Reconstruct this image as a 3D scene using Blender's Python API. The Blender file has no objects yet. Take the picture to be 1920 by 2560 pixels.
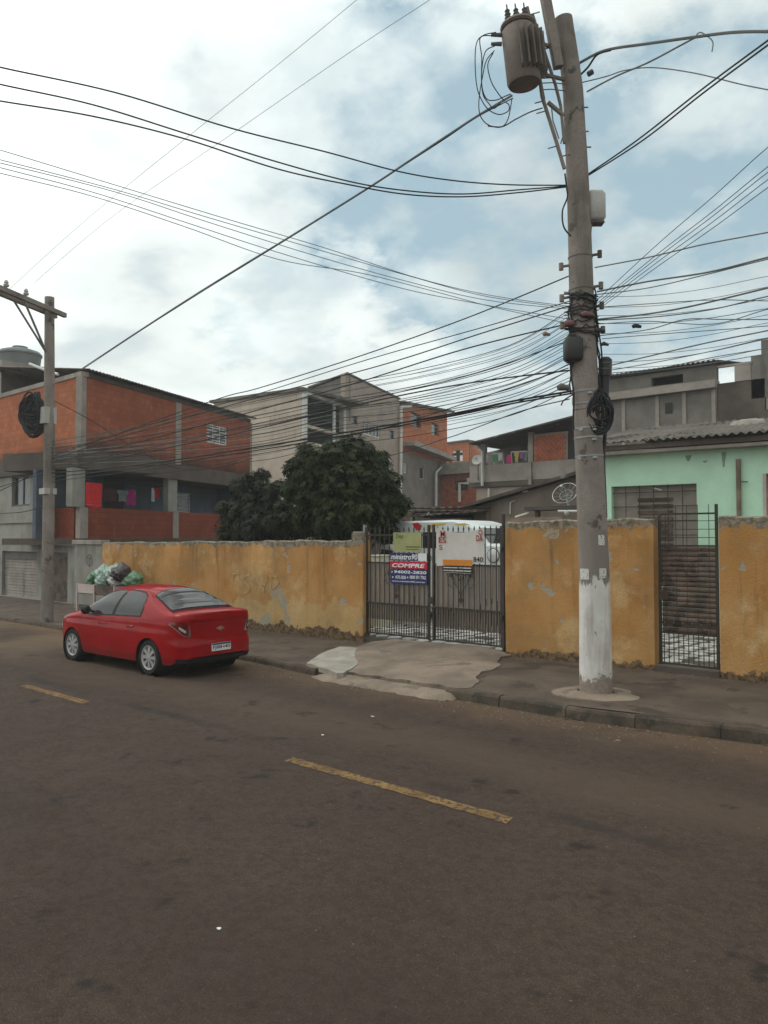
import bpy, bmesh, math, random
import numpy as np
from mathutils import Vector, Matrix
random.seed(7)
SC = bpy.context.scene
COL = SC.collection
R = math.radians
# ------------------------------------------------------------------ camera
CAM_H, CAM_AZ, CAM_PITCH = 2.35, 40.7, 1.88
PW, PH, PF = 1920.0, 2560.0, 1921.0           # photograph size and focal length in photo pixels
cam_data = bpy.data.cameras.new('camera')
cam_data.sensor_fit = 'VERTICAL'
cam_data.sensor_height = 24.0
cam_data.lens = 24.0 * PF / PH
cam_data.clip_end = 2000
cam = bpy.data.objects.new('camera', cam_data)
COL.objects.link(cam)
cam.location = (0, 0, CAM_H)
cam.rotation_euler = (R(90 + CAM_PITCH), 0, R(CAM_AZ))
SC.camera = cam
# ------------------------------------------------------------------ photo pixel -> direction
_a, _p = R(CAM_AZ), R(CAM_PITCH)
FW = np.array([-math.sin(_a) * math.cos(_p), math.cos(_a) * math.cos(_p), math.sin(_p)])
RT = np.array([math.cos(_a), math.sin(_a), 0.0])
UPV = np.cross(RT, FW)
CC = np.array([0, 0, CAM_H])
def ray(x, y): return FW + RT * (x - PW / 2) / PF - UPV * (y - PH / 2) / PF
def onz(x, y, z=0.0):
    d = ray(x, y); return CC + d * ((z - CC[2]) / d[2])
def ony(x, y, Y):
    d = ray(x, y); return CC + d * (Y / d[1])
def atZ(x, y, Z): return CC + ray(x, y) * Z
K_ = PW / 1659.0
def D(x, y): return (x * K_, y * K_)            # pixel read in the full view
def crop(x0, y0, x1, w=1659.0):
    k = (x1 - x0) / w
    return lambda x, y: (x0 + x * k, y0 + y * k)
cA = crop(0, 680, 680); cB = crop(500, 880, 1180); cG = crop(880, 1200, 1300); cR = crop(1240, 860, 1920)
cK = crop(120, 1380, 680); cT = crop(1120, 0, 1620); cP = crop(1360, 600, 1560, 885.0); cL = crop(0, 1280, 320)
cE = crop(960, 880, 1440); cF = crop(1480, 860, 1920); cS = crop(0, 150, 1100); cQ = crop(1400, 40, 1920, 1250.0)
cN = crop(560, 1320, 1260); cM = crop(1220, 1260, 1920)
# ------------------------------------------------------------------ world: sky with broken cloud
SUN_EL, SUN_AZ = R(52), R(205)       # azimuth of the sun seen from the scene, counter-clockwise from +X
sund = Vector((math.cos(SUN_EL) * math.cos(SUN_AZ), math.cos(SUN_EL) * math.sin(SUN_AZ), math.sin(SUN_EL)))
world = bpy.data.worlds.new('World'); SC.world = world; world.use_nodes = True
nt = world.node_tree; nt.nodes.clear()
def N(t, tree=None, **kw):
    n = (tree or nt).nodes.new(t)
    for k, v in kw.items(): setattr(n, k, v)
    return n
def build_world():
    L = nt.links.new
    out = N('ShaderNodeOutputWorld'); bg = N('ShaderNodeBackground'); bg.inputs['Strength'].default_value = 0.12
    L(bg.outputs[0], out.inputs[0])
    sky = N('ShaderNodeTexSky'); sky.sky_type = 'NISHITA'; sky.sun_disc = False
    sky.sun_elevation = SUN_EL; sky.sun_rotation = math.pi / 2 - SUN_AZ
    sky.air_density = 1.0; sky.dust_density = 2.0; sky.ozone_density = 1.0
    tc = N('ShaderNodeTexCoord')
    sep = N('ShaderNodeSeparateXYZ'); L(tc.outputs['Generated'], sep.inputs[0])
    zz = N('ShaderNodeMath', operation='ADD'); L(sep.outputs[2], zz.inputs[0]); zz.inputs[1].default_value = 0.35
    zm = N('ShaderNodeMath', operation='MAXIMUM'); L(zz.outputs[0], zm.inputs[0]); zm.inputs[1].default_value = 0.12
    dv = N('ShaderNodeVectorMath', operation='DIVIDE'); L(tc.outputs['Generated'], dv.inputs[0])
    cb = N('ShaderNodeCombineXYZ')
    for i in range(3): L(zm.outputs[0], cb.inputs[i])
    L(cb.outputs[0], dv.inputs[1])
    n1 = N('ShaderNodeTexNoise'); n1.inputs['Scale'].default_value = 3.1; n1.inputs['Detail'].default_value = 6; n1.inputs['Roughness'].default_value = 0.48
    L(dv.outputs[0], n1.inputs['Vector'])
    # wobble of the look-up direction so the gaps get cloud-like edges
    n2 = N('ShaderNodeTexNoise'); n2.inputs['Scale'].default_value = 6.0; n2.inputs['Detail'].default_value = 6; n2.inputs['Roughness'].default_value = 0.6
    L(dv.outputs[0], n2.inputs['Vector'])
    sb = N('ShaderNodeVectorMath', operation='SUBTRACT'); L(n2.outputs['Color'], sb.inputs[0]); sb.inputs[1].default_value = (.5, .5, .5)
    sc_ = N('ShaderNodeVectorMath', operation='SCALE'); L(sb.outputs[0], sc_.inputs[0]); sc_.inputs['Scale'].default_value = 0.28
    ad = N('ShaderNodeVectorMath', operation='ADD'); L(tc.outputs['Generated'], ad.inputs[0]); L(sc_.outputs[0], ad.inputs[1])
    nm = N('ShaderNodeVectorMath', operation='NORMALIZE'); L(ad.outputs[0], nm.inputs[0])
    # the gaps of blue: direction, angular radius, weight
    gaps = [(D(900, 350), 8.0, .9), (D(1120, 430), 9.0, .95), (D(1010, 500), 6, .6), (D(1420, 350), 6.5, .85), (D(1560, 440), 6, .7), (D(600, 700), 4.0, .45),
            (D(1180, 740), 5, .6), (D(1640, 660), 5, .5), (D(1400, 690), 5, .45), (D(1000, 930), 3.5, .4), (D(1990, 500), 8, .8), (D(1640, 110), 4, .3), (D(700, 300), 6, .3)]
    acc = None
    for (px, rad, wt) in gaps:
        d = Vector(ray(*px)).normalized()
        dt = N('ShaderNodeVectorMath', operation='DOT_PRODUCT'); L(nm.outputs[0], dt.inputs[0]); dt.inputs[1].default_value = d
        mr = N('ShaderNodeMapRange'); mr.interpolation_type = 'SMOOTHSTEP'; L(dt.outputs['Value'], mr.inputs[0])
        mr.inputs[1].default_value = math.cos(R(rad * 1.5)); mr.inputs[2].default_value = math.cos(R(rad * .25)); mr.inputs[4].default_value = wt
        if acc is None: acc = mr.outputs[0]
        else:
            m = N('ShaderNodeMath', operation='ADD'); L(acc, m.inputs[0]); L(mr.outputs[0], m.inputs[1]); m.use_clamp = True; acc = m.outputs[0]
    # scattered gaps all round
    r3 = N('ShaderNodeMapRange'); r3.interpolation_type = 'SMOOTHSTEP'; L(n1.outputs['Fac'], r3.inputs[0])
    r3.inputs[1].default_value = 0.40; r3.inputs[2].default_value = 0.30; r3.inputs[4].default_value = .4
    mx = N('ShaderNodeMath', operation='MAXIMUM'); L(acc, mx.inputs[0]); L(r3.outputs[0], mx.inputs[1])
    n4 = N('ShaderNodeTexNoise'); n4.inputs['Scale'].default_value = 5; n4.inputs['Detail'].default_value = 7; n4.inputs['Roughness'].default_value = .55
    L(dv.outputs[0], n4.inputs['Vector'])
    r4 = N('ShaderNodeMapRange'); L(n4.outputs['Fac'], r4.inputs[0]); r4.inputs[1].default_value = .36; r4.inputs[2].default_value = .62
    r4.inputs[3].default_value = 1.25; r4.inputs[4].default_value = .35
    ml = N('ShaderNodeMath', operation='MULTIPLY'); L(mx.outputs[0], ml.inputs[0]); L(r4.outputs[0], ml.inputs[1]); ml.use_clamp = True
    # cloud brightness: lit white tops, grey undersides, brighter towards the sun
    cr = N('ShaderNodeMapRange'); L(n1.outputs['Fac'], cr.inputs[0]); cr.inputs[1].default_value = .33; cr.inputs[2].default_value = .64
    cr.inputs[3].default_value = 6.2; cr.inputs[4].default_value = 8.9
    sd = N('ShaderNodeVectorMath', operation='DOT_PRODUCT'); L(tc.outputs['Generated'], sd.inputs[0]); sd.inputs[1].default_value = sund
    sm = N('ShaderNodeMapRange'); sm.interpolation_type = 'SMOOTHSTEP'; L(sd.outputs['Value'], sm.inputs[0])
    sm.inputs[1].default_value = .1; sm.inputs[2].default_value = 1.0; sm.inputs[3].default_value = .93; sm.inputs[4].default_value = 1.5
    cm = N('ShaderNodeMath', operation='MULTIPLY'); L(cr.outputs[0], cm.inputs[0]); L(sm.outputs[0], cm.inputs[1])
    cc = N('ShaderNodeVectorMath', operation='SCALE'); cc.inputs[0].default_value = (.93, 1.0, .975); L(cm.outputs[0], cc.inputs['Scale'])
    hz = N('ShaderNodeVectorMath', operation='SCALE'); L(sky.outputs[0], hz.inputs[0]); hz.inputs['Scale'].default_value = 1.0
    pale = N('ShaderNodeMixRGB'); pale.inputs[0].default_value = .72; L(hz.outputs[0], pale.inputs[1]); pale.inputs[2].default_value = (3.85, 5.35, 5.8, 1)
    mix = N('ShaderNodeMixRGB'); L(ml.outputs[0], mix.inputs[0]); L(cc.outputs[0], mix.inputs[1]); L(pale.outputs[0], mix.inputs[2])
    L(mix.outputs[0], bg.inputs[0])
build_world()
sun = bpy.data.lights.new('sun', 'SUN'); sun.energy = 0.9; sun.angle = R(16); sun.color = (1, .955, .89)
suno = bpy.data.objects.new('sun', sun); COL.objects.link(suno)
suno.rotation_euler = (-sund).to_track_quat('-Z', 'Y').to_euler()
suno.location = (-30, -30, 60)
SC.view_settings.view_transform = 'Standard'; SC.view_settings.look = 'None'
SC.view_settings.exposure = 0.0; SC.view_settings.gamma = 1.0; SC.view_settings.use_curve_mapping = False
SC.render.engine = 'CYCLES'
SC.cycles.max_bounces = 6; SC.cycles.diffuse_bounces = 3; SC.cycles.transparent_max_bounces = 8
SC.cycles.use_denoising = True
# ------------------------------------------------------------------ helpers
ORG = {}
def tag(o, label=None, cat=None, group=None, kind=None):
    if label: o['label'] = label
    if cat: o['category'] = cat
    if group: o['group'] = group
    if kind: o['kind'] = kind
    return o
def thing(name, label, cat, loc=(0, 0, 0), group=None):
    o = bpy.data.objects.new(name, None); COL.objects.link(o)
    o.empty_display_size = .2; o.location = loc; ORG[o.name] = Vector(loc)
    return tag(o, label, cat, group)
class MB:
    def __init__(s): s.v = []; s.f = []
    def add(s, vs, fs):
        b = len(s.v); s.v += [tuple(float(c) for c in v) for v in vs]; s.f += [tuple(i + b for i in f) for f in fs]; return s
    def hexa(s, p):    # 8 points: bottom 4, top 4
        return s.add(p, [(0, 3, 2, 1), (4, 5, 6, 7), (0, 1, 5, 4), (1, 2, 6, 5), (2, 3, 7, 6), (3, 0, 4, 7)])
    def box(s, x0, x1, y0, y1, z0, z1):
        return s.hexa([(x0, y0, z0), (x1, y0, z0), (x1, y1, z0), (x0, y1, z0), (x0, y0, z1), (x1, y0, z1), (x1, y1, z1), (x0, y1, z1)])
    def pbox(s, pl, u0, u1, z0, z1, w0, w1):
        P = pl.P
        return s.hexa([P(u0, z0, w0), P(u1, z0, w0), P(u1, z0, w1), P(u0, z0, w1), P(u0, z1, w0), P(u1, z1, w0), P(u1, z1, w1), P(u0, z1, w1)])
    def pprism(s, pl, poly, w0, w1):
        n = len(poly)
        vs = [pl.P(u, z, w0) for u, z in poly] + [pl.P(u, z, w1) for u, z in poly]
        fs = [tuple(range(n)), tuple(range(2 * n - 1, n - 1, -1))] + [(i, i + n, (i + 1) % n + n, (i + 1) % n) for i in range(n)]
        return s.add(vs, fs)
    def zprism(s, poly, z0, z1):
        n = len(poly)
        vs = [(x, y, z0) for x, y in poly] + [(x, y, z1) for x, y in poly]
        fs = [tuple(range(n)), tuple(range(2 * n - 1, n - 1, -1))] + [(i, i + n, (i + 1) % n + n, (i + 1) % n) for i in range(n)]
        return s.add(vs, fs)
    def tube(s, pts, r, n=8, cap=True):
        pts = [Vector(p) for p in pts]; m = len(pts)
        rs = r if isinstance(r, (list, tuple)) else [r] * m
        base = len(s.v); prev = None
        for i, p in enumerate(pts):
            t = (pts[min(i + 1, m - 1)] - pts[max(i - 1, 0)])
            t = t.normalized() if t.length > 1e-9 else Vector((0, 0, 1))
            ref = prev if prev is not None else (Vector((0, 0, 1)) if abs(t.z) < .9 else Vector((1, 0, 0)))
            a = (ref - t * ref.dot(t)); a = a.normalized() if a.length > 1e-6 else t.orthogonal().normalized()
            b = t.cross(a); prev = a
            for k in range(n):
                an = 2 * math.pi * k / n
                s.v.append(tuple(p + (a * math.cos(an) + b * math.sin(an)) * rs[i]))
        for i in range(m - 1):
            for k in range(n):
                a0 = base + i * n + k; a1 = base + i * n + (k + 1) % n
                s.f.append((a0, a1, a1 + n, a0 + n))
        if cap:
            s.f.append(tuple(base + k for k in reversed(range(n)))); s.f.append(tuple(base + (m - 1) * n + k for k in range(n)))
        return s
    def lathe(s, prof, c, ax=(0, 0, 1), n=24, close=False):
        ax = Vector(ax).normalized(); a = ax.orthogonal().normalized(); b = ax.cross(a); c = Vector(c); base = len(s.v); m = len(prof)
        for (r, h) in prof:
            for k in range(n):
                an = 2 * math.pi * k / n
                s.v.append(tuple(c + ax * h + (a * math.cos(an) + b * math.sin(an)) * max(r, 1e-4)))
        for i in range(m if close else m - 1):
            i2 = (i + 1) % m
            for k in range(n):
                s.f.append((base + i * n + k, base + i * n + (k + 1) % n, base + i2 * n + (k + 1) % n, base + i2 * n + k))
        if not close:
            s.f.append(tuple(base + k for k in reversed(range(n)))); s.f.append(tuple(base + (m - 1) * n + k for k in range(n)))
        return s
    def grid(s, pts):   # pts[i][j]
        base = len(s.v); m = len(pts); n = len(pts[0])
        for row in pts: s.v += [tuple(float(c) for c in p) for p in row]
        for i in range(m - 1):
            for j in range(n - 1):
                s.f.append((base + i * n + j, base + i * n + j + 1, base + (i + 1) * n + j + 1, base + (i + 1) * n + j))
        return s
    def slab(s, pts, off):   # grid given a thickness along off
        o = Vector(off); base = len(s.v); m = len(pts); n = len(pts[0])
        s.grid(pts); s.grid([[Vector(p) + o for p in row] for row in pts])
        t = base + m * n
        for i in range(m - 1):
            for j in (0, n - 1): s.f.append((base + i * n + j, base + (i + 1) * n + j, t + (i + 1) * n + j, t + i * n + j))
        for j in range(n - 1):
            for i in (0, m - 1): s.f.append((base + i * n + j, base + i * n + j + 1, t + i * n + j + 1, t + i * n + j))
        return s
    def mesh(s, name, mat, org=(0, 0, 0), smooth=None, bevel=0):
        me = bpy.data.meshes.new(name); o = Vector(org)
        me.from_pydata([tuple(Vector(v) - o) for v in s.v], [], s.f); me.update()
        bm = bmesh.new(); bm.from_mesh(me)
        bmesh.ops.remove_doubles(bm, verts=bm.verts, dist=1e-5)
        if bevel: bmesh.ops.bevel(bm, geom=list(bm.edges), offset=bevel, segments=1, affect='EDGES', clamp_overlap=True)
        bmesh.ops.recalc_face_normals(bm, faces=bm.faces)
        bm.to_mesh(me); bm.free()
        if smooth is not None:
            me.shade_smooth(); me.set_sharp_from_angle(angle=R(smooth))
        if mat is not None: me.materials.append(mat)
        return me
    def build(s, name, mat, parent=None, smooth=None, bevel=0, label=None):
        org = ORG[parent.name] if parent is not None else Vector((0, 0, 0))
        if parent is None and s.v:     # a thing that is one mesh: origin at its base
            a = np.array(s.v); org = Vector(((a[:, 0].min() + a[:, 0].max()) / 2, (a[:, 1].min() + a[:, 1].max()) / 2, a[:, 2].min()))
        o = bpy.data.objects.new(name, s.mesh(name, mat, org, smooth, bevel)); COL.objects.link(o)
        if parent is not None: o.parent = parent
        else: o.location = org
        ORG[o.name] = org
        if label: o['label'] = label
        return o
def inst(name, me, parent, loc, rot=None, scale=None):
    o = bpy.data.objects.new(name, me); COL.objects.link(o); o.parent = parent
    o.location = Vector(loc) - ORG[parent.name]
    if rot: o.rotation_euler = rot
    if scale: o.scale = scale
    ORG[o.name] = ORG[parent.name]
    return o
class Pl:      # vertical plane through (ox, oy) along unit direction d; n points to the viewer
    def __init__(s, o, d):
        s.o = np.array(o[:2], float); d = np.array(d[:2], float); s.d = d / np.linalg.norm(d)
        n = np.array([s.d[1], -s.d[0]])
        if n.dot(-s.o) < 0: n = -n
        s.n = n
    def P(s, u, z, w=0): q = s.o + s.d * u + s.n * w; return (q[0], q[1], z)
    def at(s, px, w=0):
        d = ray(*px); o = s.o + s.n * w
        t = (o.dot(s.n)) / d[:2].dot(s.n); q = d * t
        return float((q[:2] - o).dot(s.d)), float(q[2] + CAM_H)
    def pt(s, px, w=0): u, z = s.at(px, w); return s.P(u, z, w)
    def rect(s, pa, pb, w=0):
        a = s.at(pa, w); b = s.at(pb, w)
        return min(a[0], b[0]), max(a[0], b[0]), min(a[1], b[1]), max(a[1], b[1])
def wall(mb, pl, u0, u1, z0, z1, holes=(), w0=-.2, w1=0, top=None):
    us = sorted({u0, u1} | {min(max(h[k], u0), u1) for h in holes for k in (0, 1)})
    zs = sorted({z0, z1} | {min(max(h[k], z0), z1) for h in holes for k in (2, 3)})
    def solid(i, j):
        if i < 0 or j < 0 or i >= len(us) - 1 or j >= len(zs) - 1: return False
        uc, zc = (us[i] + us[i + 1]) / 2, (zs[j] + zs[j + 1]) / 2
        return not any(h[0] < uc < h[1] and h[2] < zc < h[3] for h in holes)
    def V(i, j, w):
        z = zs[j]
        if top is not None and j == len(zs) - 1: z = top(us[i])
        return pl.P(us[i], z, w)
    for i in range(len(us) - 1):
        for j in range(len(zs) - 1):
            if not solid(i, j): continue
            mb.add([V(i, j, w1), V(i + 1, j, w1), V(i + 1, j + 1, w1), V(i, j + 1, w1)], [(0, 1, 2, 3)])
            mb.add([V(i, j, w0), V(i, j + 1, w0), V(i + 1, j + 1, w0), V(i + 1, j, w0)], [(0, 1, 2, 3)])
            for (di, dj, a, b) in ((-1, 0, (i, j), (i, j + 1)), (1, 0, (i + 1, j), (i + 1, j + 1)), (0, -1, (i, j), (i + 1, j)), (0, 1, (i, j + 1), (i + 1, j + 1))):
                if not solid(i + di, j + dj): mb.add([V(*a, w1), V(*b, w1), V(*b, w0), V(*a, w0)], [(0, 1, 2, 3)])
    return mb
def text_mesh(body, pl, u0, u1, z0, z1, w, bold=0.0, shear=0.0, name='lettering'):
    cu = bpy.data.curves.new(name, 'FONT'); cu.body = body; cu.offset = bold; cu.shear = shear; cu.extrude = 0.0; cu.resolution_u = 3
    ob = bpy.data.objects.new(name, cu); COL.objects.link(ob)
    bpy.context.view_layer.update()
    me = bpy.data.meshes.new_from_object(ob.evaluated_get(bpy.context.evaluated_depsgraph_get()))
    vs = np.array([v.co[:] for v in me.vertices]); fs = [tuple(p.vertices) for p in me.polygons]
    bpy.data.objects.remove(ob); bpy.data.curves.remove(cu); bpy.data.meshes.remove(me)
    mn, mx = vs.min(0), vs.max(0); sx = (u1 - u0) / (mx[0] - mn[0]); sz = (z1 - z0) / (mx[1] - mn[1])
    mb = MB(); mb.add([pl.P(u0 + (v[0] - mn[0]) * sx, z0 + (v[1] - mn[1]) * sz, w) for v in vs], fs)
    return mb
def lerp(tab, x):
    if x <= tab[0][0]: return tab[0][1]
    for (a, b), (c, d) in zip(tab, tab[1:]):
        if x <= c: return b + (d - b) * (x - a) / (c - a)
    return tab[-1][1]
def cr(pts, n=8):      # Catmull-Rom through points
    P = [Vector(p) for p in pts]; out = []
    for i in range(len(P) - 1):
        p0, p1, p2, p3 = P[max(i - 1, 0)], P[i], P[i + 1], P[min(i + 2, len(P) - 1)]
        for k in range(n):
            t = k / n
            out.append(.5 * ((2 * p1) + (p2 - p0) * t + (2 * p0 - 5 * p1 + 4 * p2 - p3) * t * t + (3 * p1 - p0 - 3 * p2 + p3) * t ** 3))
    out.append(P[-1]); return out
def corr(P, L, W, nW, pitch, amp, th=.008, nl=2):   # corrugated sheet: L along the ribs, W across, nW samples per rib
    P, L, W = Vector(P), Vector(L), Vector(W); nrm = L.cross(W).normalized()
    if nrm.z < 0: nrm = -nrm
    k = max(1, round(W.length / pitch)); m = k * nW
    pts = [[P + L * (i / nl) + W * (j / m) + nrm * amp * math.sin(2 * math.pi * j / nW) for j in range(m + 1)] for i in range(nl + 1)]
    return MB().slab(pts, -nrm * th)
# ------------------------------------------------------------------ materials
class G:
    def __init__(s, name):
        s.m = bpy.data.materials.new(name); s.m.use_nodes = True; s.t = s.m.node_tree
        s.b = s.t.nodes['Principled BSDF']; s.pos = s.n('ShaderNodeNewGeometry').outputs['Position']
    def n(s, t, **kw):
        n = s.t.nodes.new(t)
        for k, v in kw.items(): setattr(n, k, v)
        return n
    def l(s, a, b): s.t.links.new(a, b)
    def noise(s, scale, detail=4, rough=.55, stretch=None, vec=None, off=None):
        nz = s.n('ShaderNodeTexNoise'); nz.inputs['Scale'].default_value = scale; nz.inputs['Detail'].default_value = detail; nz.inputs['Roughness'].default_value = rough
        v = vec or s.pos
        if stretch or off:
            mp = s.n('ShaderNodeMapping'); s.l(v, mp.inputs[0])
            if stretch: mp.inputs['Scale'].default_value = stretch
            if off: mp.inputs['Location'].default_value = off
            v = mp.outputs[0]
        s.l(v, nz.inputs['Vector']); return nz.outputs['Fac']
    def ramp(s, x, a, b, lo=0., hi=1., smooth=True):
        mr = s.n('ShaderNodeMapRange')
        if smooth: mr.interpolation_type = 'SMOOTHSTEP'
        s.l(x, mr.inputs[0]); mr.inputs[1].default_value = a; mr.inputs[2].default_value = b; mr.inputs[3].default_value = lo; mr.inputs[4].default_value = hi
        return mr.outputs[0]
    def math(s, op, a, b=None, clamp=False):
        m = s.n('ShaderNodeMath', operation=op); m.use_clamp = clamp
        for i, x in enumerate((a, b)):
            if x is None: continue
            if isinstance(x, (int, float)): m.inputs[i].default_value = x
            else: s.l(x, m.inputs[i])
        return m.outputs[0]
    def mix(s, f, a, b):
        m = s.n('ShaderNodeMixRGB')
        for i, x in enumerate((f, a, b)):
            if isinstance(x, (int, float)): m.inputs[i].default_value = x
            elif isinstance(x, (tuple, list)): m.inputs[i].default_value = (*x[:3], 1)
            else: s.l(x, m.inputs[i])
        return m.outputs[0]
    def sep(s):
        if not hasattr(s, '_sep'):
            q = s.n('ShaderNodeSeparateXYZ'); s.l(s.pos, q.inputs[0]); s._sep = q
        return s._sep.outputs
    def bump(s, h, strength=.3, dist=.02):
        b = s.n('ShaderNodeBump'); b.inputs['Strength'].default_value = strength; b.inputs['Distance'].default_value = dist
        s.l(h, b.inputs['Height']); s.l(b.outputs[0], s.b.inputs['Normal'])
    def done(s, col, rough=.85, spec=.25, metal=0.):
        i = s.b.inputs
        if isinstance(col, (tuple, list)): i['Base Color'].default_value = (*col[:3], 1)
        else: s.l(col, i['Base Color'])
        if isinstance(rough, (int, float)): i['Roughness'].default_value = rough
        else: s.l(rough, i['Roughness'])
        i['Specular IOR Level'].default_value = spec; i['Metallic'].default_value = metal
        return s.m
def mul(c, k): return tuple(min(1, x * k) for x in c)
def plain(name, col, rough=.8, var=.25, scale=2.5, fine=45, bump=.25, spec=.25, metal=0., streak=0., streakcol=(.05, .045, .04), blotch=None):
    g = G(name)
    c = g.mix(g.ramp(g.noise(scale, 6, .6), .3, .7), mul(col, 1 - var), mul(col, 1 + var))
    c = g.mix(g.ramp(g.noise(fine, 3), .35, .65, 0, .35), c, mul(col, 1 - var * 1.3))
    if blotch:
        bc, sc_, th = blotch
        c = g.mix(g.ramp(g.noise(sc_, 7, .62, off=(3, 7, 1)), th, th + .06), c, bc)
    if streak:
        c = g.mix(g.math('MULTIPLY', g.math('MULTIPLY', g.ramp(g.noise(1.5, 6, .68, stretch=(1.3, 1.3, .22)), .5, .74), g.ramp(g.noise(.45, 4, .6, off=(6, 1, 4)), .38, .62, .12, 1)), streak), c, streakcol)
    if bump: g.bump(g.noise(fine, 5, .6), bump, .01)
    return g.done(c, rough, spec, metal)
MAT = {}
def m_asphalt():
    g = G('asphalt'); y = g.sep()[1]
    c = g.mix(g.ramp(g.noise(.55, 5, .55), .3, .7), (.066, .0450, .0350), (.086, .0595, .0465))
    c = g.mix(g.ramp(g.noise(11, 5, .75), .40, .62, 0, .6), c, (.032, .022, .017))
    c = g.mix(g.ramp(g.noise(34, 4, .8, off=(1, 1, 0)), .53, .66, 0, .7), c, (.138, .096, .071))
    c = g.mix(g.ramp(g.noise(110, 3, .8), .40, .62), g.mix(.5, c, (.024, .016, .012)), g.mix(.25, c, (.128, .098, .078)))
    # lighter wheel tracks, wandering
    wob = g.math('ADD', y, g.math('MULTIPLY', g.noise(.35, 3), 1.2))
    tr = g.math('ABSOLUTE', g.math('SUBTRACT', wob, 7.6))
    c = g.mix(g.ramp(tr, .9, .1, 0, .45), c, (.102, .072, .053))
    t2 = g.math('ABSOLUTE', g.math('SUBTRACT', wob, 3.4)); c = g.mix(g.ramp(t2, .8, .1, 0, .3), c, (.04, .029, .023))
    # dark seal seam beside the centre line
    seam = g.math('ABSOLUTE', g.math('SUBTRACT', g.math('ADD', y, g.math('MULTIPLY', g.noise(1.2, 3), .25)), 6.05))
    c = g.mix(g.math('MULTIPLY', g.ramp(seam, .16, .03), g.ramp(g.noise(.7, 3), .4, .62, 0, .6)), c, (.028, .024, .022))
    # oil drips and old stains
    c = g.mix(g.ramp(g.noise(1.9, 6, .62, off=(4, 2, 0)), .595, .69, 0, .75), c, (.022, .02, .019))
    c = g.mix(g.ramp(g.noise(.9, 5, .6, stretch=(.35, 1, 1), off=(1, 9, 0)), .62, .74, 0, .4), c, (.095, .08, .065))
    # red-brown dust lying along the gutter
    d = g.math('ADD', y, g.math('MULTIPLY', g.noise(1.1, 5, .65), 1.5))
    c = g.mix(g.ramp(d, 8.7, 10.1, 0, .75), c, g.mix(g.noise(6, 4), (.105, .07, .046), (.16, .10, .062)))
    x = g.sep()[0]
    dl = g.math('ADD', g.math('MULTIPLY', x, -.22), g.math('MULTIPLY', y, .55))
    c = g.mix(g.math('MULTIPLY', g.ramp(dl, 6.4, 8.2), g.ramp(g.noise(.5, 4), .35, .6, 0, .6)), c, (.16, .11, .07))
    g.bump(g.noise(70, 4, .8), .8, .012)
    return g.done(c, g.ramp(g.noise(3, 3), .3, .7, .78, .95), .12)
def m_yellow():
    g = G('ochre_plaster'); z = g.sep()[2]; x = g.sep()[0]
    c = g.mix(g.ramp(g.noise(1.3, 6, .6), .3, .7), (.42, .205, .06), (.50, .275, .105))
    c = g.mix(g.ramp(g.noise(.8, 5, .6, off=(5, 1, 2)), .5, .66, 0, .75), c, (.36, .15, .033))
    # paler old coat low down
    low = g.math('ADD', z, g.math('MULTIPLY', g.noise(1.5, 5, .6, off=(2, 2, 8)), 1.3))
    c = g.mix(g.math('MULTIPLY', g.ramp(low, 1.52, 1.44), g.ramp(x, -10.9, -11.4, .12, .95)), c, (.50, .335, .15))
    # rain streaks
    lt_ = g.ramp(g.noise(1.1, 7, .66, off=(7, 2, 5)), .52, .66, 0, .7)
    c = g.mix(lt_, c, (.60, .42, .215))
    bs = g.ramp(g.noise(.75, 6, .65, off=(3, 8, 2)), .46, .66, 0, .6)
    c = g.mix(bs, c, (.27, .165, .075))
    st = g.ramp(g.noise(2.2, 7, .7, stretch=(1.7, 1.7, .13)), .50, .66)
    c = g.mix(g.math('MULTIPLY', st, g.ramp(z, .5, 2.3, .15, .75)), c, (.15, .095, .045))
    # grey render where paint has come off
    pt = g.ramp(g.noise(1.9, 6, .6, off=(9, 3, 4)), .625, .645)
    c = g.mix(pt, c, g.mix(g.noise(20, 4), (.30, .265, .21), (.42, .38, .31)))
    pl_ = g.math('MULTIPLY', g.ramp(g.noise(1.05, 7, .6, off=(1.3, 0, 5.2)), .55, .57), g.ramp(x, -12.0, -12.9))
    c = g.mix(g.math('MULTIPLY', pl_, g.ramp(z, 1.25, 1.05)), c, g.mix(g.noise(9, 5), (.27, .24, .185), (.40, .36, .28)))
    # bare grey top with lichen
    tp = g.math('SUBTRACT', z, g.math('MULTIPLY', g.noise(4.5, 6, .65), .46))
    tt = g.math('ADD', tp, g.ramp(x, -10.8, -11.2, 0, .36))
    c = g.mix(g.ramp(tt, 2.24, 2.31), c, g.mix(g.ramp(g.noise(11, 5, .65), .35, .65), (.10, .09, .07), (.30, .27, .215)))
    # rotten foot of the wall
    ft = g.math('SUBTRACT', z, g.math('MULTIPLY', g.noise(2.6, 7, .7, off=(0, 0, 3)), .62))
    c = g.mix(g.ramp(ft, .01, -.03), c, g.mix(g.ramp(g.noise(14, 5, .65), .38, .6), (.045, .03, .02), (.17, .115, .07)))
    c = g.mix(g.ramp(g.noise(60, 3), .4, .62, 0, .3), c, (.22, .12, .04))
    g.bump(g.math('ADD', g.noise(25, 6, .65), g.math('MULTIPLY', pt, -.8)), .5, .02)
    return g.done(c, .9, .2)
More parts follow.
